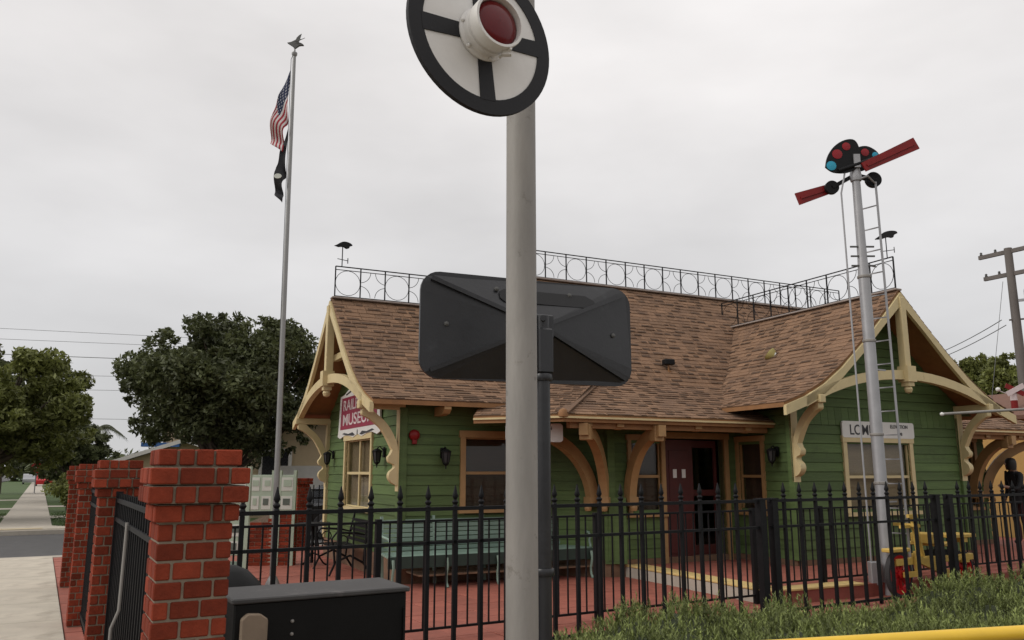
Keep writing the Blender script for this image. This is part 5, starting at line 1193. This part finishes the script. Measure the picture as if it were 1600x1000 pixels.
# street trees on the left verge
c = at(28, 700, 29.0); w = inv(SDEG, c)
tree('street_tree', 'green street tree at the left edge, nearest the crossing', SW(-2.7, 33.0, -.05), 5.75, 3.25, 2.15, 1.9, .20, 'leaf', 21, nl=90, leaf=.095, dens=520, group='street trees on the far verge', lean=1.05)
for i, (yy, sc_) in enumerate(((41, 1.0), (50, 1.05), (60, .95), (72, 1.0))):
    tree('street_tree', ['second street tree along the left verge', 'third street tree along the left verge', 'fourth street tree along the left verge', 'farthest street tree along the left verge'][i], SW(-2.6, yy, -.05), 6.3 * sc_, 2.7, 2.1, 2.2, .17, 'leafd', 31 + i, nl=30, leaf=.18, dens=240, group='street trees on the far verge')
for i, (u_, Y_, h_, r_, z_) in enumerate(((118, 47, 4.4, 2.0, 1.9), (95, 62, 4.6, 2.2, 2.0))):
    q = at(u_, 737, Y_); tree('garden_tree', ['dark rounded garden tree right of the far pavement', 'darker garden tree farther down the street'][i], (q.x, q.y, 0), h_, r_, z_, .9, .14, 'leafd', 51 + i, nl=34, leaf=.16, dens=300)
for i, (x_, y_, h_, r_) in enumerate(((1.25, 36.5, 1.15, .55), (1.1, 39.5, 1.5, .7), (1.3, 46, 1.7, .9))):
    rs = np.random.default_rng(70 + i); t = thing('shrub', ['low clipped shrub beside the far pavement', 'taller green shrub behind the clipped one', 'bushy shrub farther along the far pavement'][i], 'shrub', SW(x_, y_, 0)); cs = [(rs.normal() * r_ * .4, rs.normal() * r_ * .4, h_ * rs.uniform(.3, .75)) for _ in range(12)]
    V, Fc, T = leaf_cloud(cs, [r_ * .45] * 12, [110] * 12, .09, rs); np_mesh('foliage', V, Fc, T, 'leaf', t); m = MB(); m.tube([(0, 0, 0), (.03, 0, h_ * .5)], .05, 6); m.build('stem', 'bark', t)
# tree right behind the house, and the ivy-like crown at the utility pole
c = at(1545, 620, 33.0); tree('broadleaf_tree', 'green tree beyond the right gable below the utility pole', (c.x, 33.0, 0), 6.3, 2.3, 1.6, 2.5, .16, 'leaf', 81, nl=60, leaf=.10, dens=500)
# palm
q = at(150, 715, 58); pm = thing('palm_tree', 'feathery palm crown beside the garden tree', 'palm tree', (q.x, q.y, 0)); ph = at(150, 668, 58).z
m = MB(); m.tube([(0, 0, 0), (.1, 0, ph * .5), (0, 0, ph)], [.22, .17, .15], 10); m.build('trunk', 'bark', pm, smooth=50)
for k in range(18):
    a = 2 * math.pi * k / 18 + random.uniform(-.15, .15); up0 = random.uniform(.1, 1.2); m = MB(); prev = None; L = random.uniform(1.5, 2.0); pts = []
    for i in range(9): f = i / 8; pts.append(Vector((math.cos(a) * L * f, math.sin(a) * L * f, ph + up0 * L * .6 * f - (.4 + .5 * up0) * L * f * f)))
    m.tube(pts, [.03 - .0028 * i for i in range(9)], 4)
    sd2 = Vector((-math.sin(a), math.cos(a), 0))
    for i in range(1, 9):
        for s_ in (-1, 1):
            for kk in (0, .5):
                p = pts[i - 1].lerp(pts[i], kk); e = p + sd2 * s_ * .42 * (1 - .5 * i / 8) + (pts[i] - pts[i - 1]) * .9 - Vector((0, 0, .22)); w_ = (pts[i] - pts[i - 1]).normalized() * .035; m.add([p - w_, p + w_, e], [(0, 1, 2)])
    m.t = [random.uniform(.7, 1.2)] * len(m.f); m.build('frond', 'leafd', pm, tint=True)

# ------------------------------------------------------------------ low juniper planting in front of the fence
rs = np.random.default_rng(5)
CX, CY = rs.uniform(1.9, 14.5, 420), rs.uniform(2.4, FY - .9, 420); CR, CH = rs.uniform(.16, .34, 420), rs.uniform(.08, .26, 420)
def hh(x, y):
    """height of the planting above the bed, in the street frame"""
    x, y = np.asarray(x, float), np.asarray(y, float)
    edge = np.clip((x - 2.15 - .56 * (y - 3.5)) / .3, 0, 1); gate = 1 - .5 * np.exp(-((x - 7.2) / .32) ** 2)
    back = np.clip((FY - .78 - y) / .4, 0, 1); front = np.clip((y - 2.6) / .8, 0, 1)
    lump = np.zeros_like(x)
    for cx, cy, r, h in zip(CX, CY, CR, CH): lump = np.maximum(lump, h * np.clip(1 - ((x - cx) ** 2 + (y - cy) ** 2) / r ** 2, 0, 1))
    return (.46 + lump + .13 * np.exp(-((x - 3.4) / 1.6) ** 2) + .06 * np.sin(x * 1.7 + y) + .10 * np.clip((x - 8) / 2, 0, 1)) * edge * gate * np.sqrt(back * front)
hedge = thing('juniper_hedge', 'low bushy green juniper planting in front of the iron fence', 'shrub', SW(7, 4.5, -.2)); off = Vector(SW(7, 4.5, -.2))
nx, ny = 150, 50; gx, gy = np.meshgrid(np.linspace(1.95, 14.5, nx + 1), np.linspace(2.5, FY - .78, ny + 1), indexing='ij'); gh = hh(gx, gy)
vs = [SW(x, y, -.21 + h * .82) - off for x, y, h in zip(gx.ravel(), gy.ravel(), gh.ravel())]; fs3 = []
for i in range(nx):
    for j in range(ny): q = i * (ny + 1) + j; fs3.append((q, q + ny + 1, q + ny + 2, q + 1))
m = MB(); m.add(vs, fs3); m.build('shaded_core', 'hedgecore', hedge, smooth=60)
NS, KB = 30000, 14
x = rs.uniform(2.0, 14.3, NS); y = rs.uniform(2.55, FY - .80, NS); h = hh(x, y); ok = h > .08; x, y, h = x[ok], y[ok], h[ok]; n = len(x)
cr_, sr_ = math.cos(R(SDEG)), math.sin(R(SDEG)); base = np.stack([x * cr_ - y * sr_, x * sr_ + y * cr_, -.21 + h * rs.uniform(.62, .92, n)], 1) - np.array(off)
unit = lambda a: a / (np.linalg.norm(a, axis=-1, keepdims=True) + 1e-9)
dr = rs.normal(size=(n, 3)) * .38; dr[:, 2] = np.abs(dr[:, 2]) * .5 + 1; dr = unit(dr); Ls = rs.uniform(.07, .15, n); tt = rs.uniform(.6, 1.4, n) * (.8 + .45 * np.sin(x * 2.1 + y * 1.7) ** 2)
f = np.linspace(0, 1, KB)[None, :, None]; p = base[:, None, :] + dr[:, None, :] * Ls[:, None, None] * f
o_ = rs.normal(size=(n, KB, 3)); o_[..., 2] = np.abs(o_[..., 2]) * .6 + .2; o_ = unit(o_)
tip = p + (dr[:, None, :] * .5 + o_ * .85) * rs.uniform(.018, .042, (n, KB, 1)); wv = unit(np.cross(np.broadcast_to(dr[:, None, :], o_.shape), o_)) * .0058
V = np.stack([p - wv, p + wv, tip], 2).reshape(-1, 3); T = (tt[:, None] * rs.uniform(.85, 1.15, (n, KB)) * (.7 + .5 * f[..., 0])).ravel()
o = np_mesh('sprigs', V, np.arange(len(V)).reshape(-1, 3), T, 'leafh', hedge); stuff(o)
# pale gravel flecks at the kerb foot
m = MB()
for _ in range(900):
    x = random.uniform(3.2, 14); y = FY - .12 - abs(random.gauss(0, .22)); p = SW(x, y, -.195); s_ = random.uniform(.012, .03); m.box(p, (s_, s_ * .8, s_ * .6), random.uniform(0, 3))
o = stuff(m.build('gravel', mat('pale_gravel', (.42, .39, .35), .9, .3, 20))); o['label'] = 'pale gravel strewn along the foot of the red kerb'; o['category'] = 'gravel'

# ================================================================== HOUSES AND STREET FURNITURE FAR LEFT
def house_box(name, label, loc, rz, w, d, h, rh, wall_m, roof_m, wins, ov=.4, gable_front=True):
    t = thing(name, label, 'house', loc, rz); m = MB(); m.box((0, 0, h / 2 - .05), (w, d, h + .1)); m.build('wall', wall_m, t)
    m = MB()
    if gable_front:
        m.prism([(-w / 2 - ov, h - .05), (0, h + rh), (w / 2 + ov, h - .05), (w / 2 + ov, h - .2), (0, h + rh - .16), (-w / 2 - ov, h - .2)], (1, 0, 0), (0, 0, 1), (0, 1, 0), (0, 0, 0), d + 2 * ov); g = MB(); g.prism([(-w / 2, h - .02), (w / 2, h - .02), (0, h + rh - .17)], (1, 0, 0), (0, 0, 1), (0, 1, 0), (0, 0, 0), d); g.build('gable', wall_m, t)
    else: m.prism([(-d / 2 - ov, h - .05), (0, h + rh), (d / 2 + ov, h - .05), (d / 2 + ov, h - .2), (0, h + rh - .16), (-d / 2 - ov, h - .2)], (0, 1, 0), (0, 0, 1), (1, 0, 0), (0, 0, 0), w + 2 * ov)
    r_ = m.build('roof', roof_m, t); m = MB()
    if gable_front:
        for s_ in (-1, 1): m.bar((s_ * (w / 2 + ov), -d / 2 - ov - .03, h - .12), (0, -d / 2 - ov - .03, h + rh - .08), .05, .2)
    else: m.box((0, -d / 2 - ov - .03, h - .12), (w + 2 * ov, .05, .2))
    m.build('fascia', 'fascia', r_)
    for x, z, ww, wh in wins:
        m = MB(); m.box((x, -d / 2 - .02, z), (ww + .2, .08, wh + .2)); f_ = m.build('window', 'fascia', t)
        for s_ in (-1, 1): m = MB(); m.box((x + s_ * ww / 4, -d / 2 - .05, z), (ww / 2 - .05, .05, wh)); m.build('pane', 'carpaint', f_)
    return t
c = at(480, 737, 31); house_box('beige_house', 'beige stucco house behind the tree left of the station', (c.x + .4, 33, 0), 8, 6.4, 6, 2.75, 1.0, 'beige', 'fascia', [(-1.7, 1.85, .95, .95), (1.4, 1.75, 1.2, 1.0)])
m = MB(); m.box((0, 0, .9), (3.4, .1, 1.8)); gd = m.build('garage_screen', 'fascia'); gd.location = (c.x + 1.3, 28.5, 0); gd.rotation_euler = (0, 0, R(8)); tag(gd, 'pale garden screen wall in front of the beige house', 'wall')
c = at(238, 737, 46); hb2 = house_box('grey_roofed_house', 'low house with dark grey roof and pale fascia behind the piers', (c.x + 1.6, 47.5, 0), 14, 8.5, 6, 1.75, 1.6, 'beige', 'roofgrey', [(-2, 1.1, 1, .9)], .6)
m = MB(); m.box((-1.2, -3.4, 3.02), (1.9, .5, .22)); m.build('blue_tarp', 'blue', hb2); m = MB(); m.box((-.9, -1.2, 3.2), (1.0, .8, 1.5)); m.build('chimney', 'beige', hb2)
wl2 = thing('brown_garden_wall', 'low brown block wall on the lawn right of the far pavement', 'wall', SW(1.55, 32.4, 0), SDEG)
m = MB(); m.box((1.3, 0, .42), (2.6, .3, .9)); m.build('wall_body', 'brownwall', wl2); m = MB(); m.box((1.3, 0, .90), (2.7, .38, .08)); m.build('coping', 'tan', wl2); m = MB(); m.box((-.15, 0, .5), (.38, .38, 1.05)); m.build('end_pier', 'tan', wl2)
m = MB(); m.box((2.0, 1.6, 1.1), (1.6, .08, .5)); m.build('pale_board', 'fascia', wl2)
q = at(57, 731, 62); st = thing('stop_sign', 'small red octagonal sign far down the pavement', 'sign', (q.x, q.y, 0)); z_ = at(57, 731, 62).z
m = MB(); m.prism([(.42 * math.cos(R(22.5 + 45 * k)), .42 * math.sin(R(22.5 + 45 * k))) for k in range(8)], (1, 0, 0), (0, 0, 1), (0, 1, 0), (0, 0, z_), .03); m.build('plate', 'wheelred', st); m = MB(); m.tube([(0, .04, 0), (0, .04, z_ + .3)], .04, 8); m.build('post', 'silver', st); m = MB(); m.box((-.08, -.02, z_ - .02), (.22, .02, .2)); m.build('white_mark', 'signwhite', st)
for i, (u_, Y_, rz_, mm, lb) in enumerate(((46, 110, 20, 'silver', 'pale grey car parked far down the left street'), (68, 95, 60, 'wheelred', 'small red car at the far end of the pavement'))):
    q = at(u_, 760, Y_); cr2 = thing('parked_car', lb, 'car', (q.x, q.y, -.1), 90 + SDEG); m = MB(); m.prism(side, (1, 0, 0), (0, 0, 1), (0, 1, 0), (0, 0, 0), 1.66); m.build('body', mm, cr2)
    m = MB(); m.prism([(-1.2, .92), (-.72, 1.30), (.9, 1.30), (1.45, .95)], (1, 0, 0), (0, 0, 1), (0, 1, 0), (0, 0, 0), 1.68); m.build('side_window', 'tyre', cr2)
    for x in (-1.35, 1.3):
        for s_ in (-1, 1): m = MB(); m.lathe([(.20, -.1), (.33, -.06), (.33, .06), (.2, .1)], (x, s_ * .76, .33), (0, 1, 0), 16); m.build('wheel', 'tyre', cr2, smooth=40)
# distant treeline closes the street
rs = np.random.default_rng(99); cs, rr, pp = [], [], []
for i in range(70):
    x = rs.uniform(-40, 60); y = rs.uniform(150, 190); c = SW(x - 20, y, 0); cs.append((c.x, c.y, rs.uniform(1.5, 4.5))); rr.append(rs.uniform(2.2, 4.0)); pp.append(160)
V, Fc, T = leaf_cloud(cs, rr, pp, .7, rs); o = stuff(np_mesh('distant_trees', V, Fc, T, 'leafd')); o['label'] = 'far belt of trees closing the end of the street'; o['category'] = 'trees'
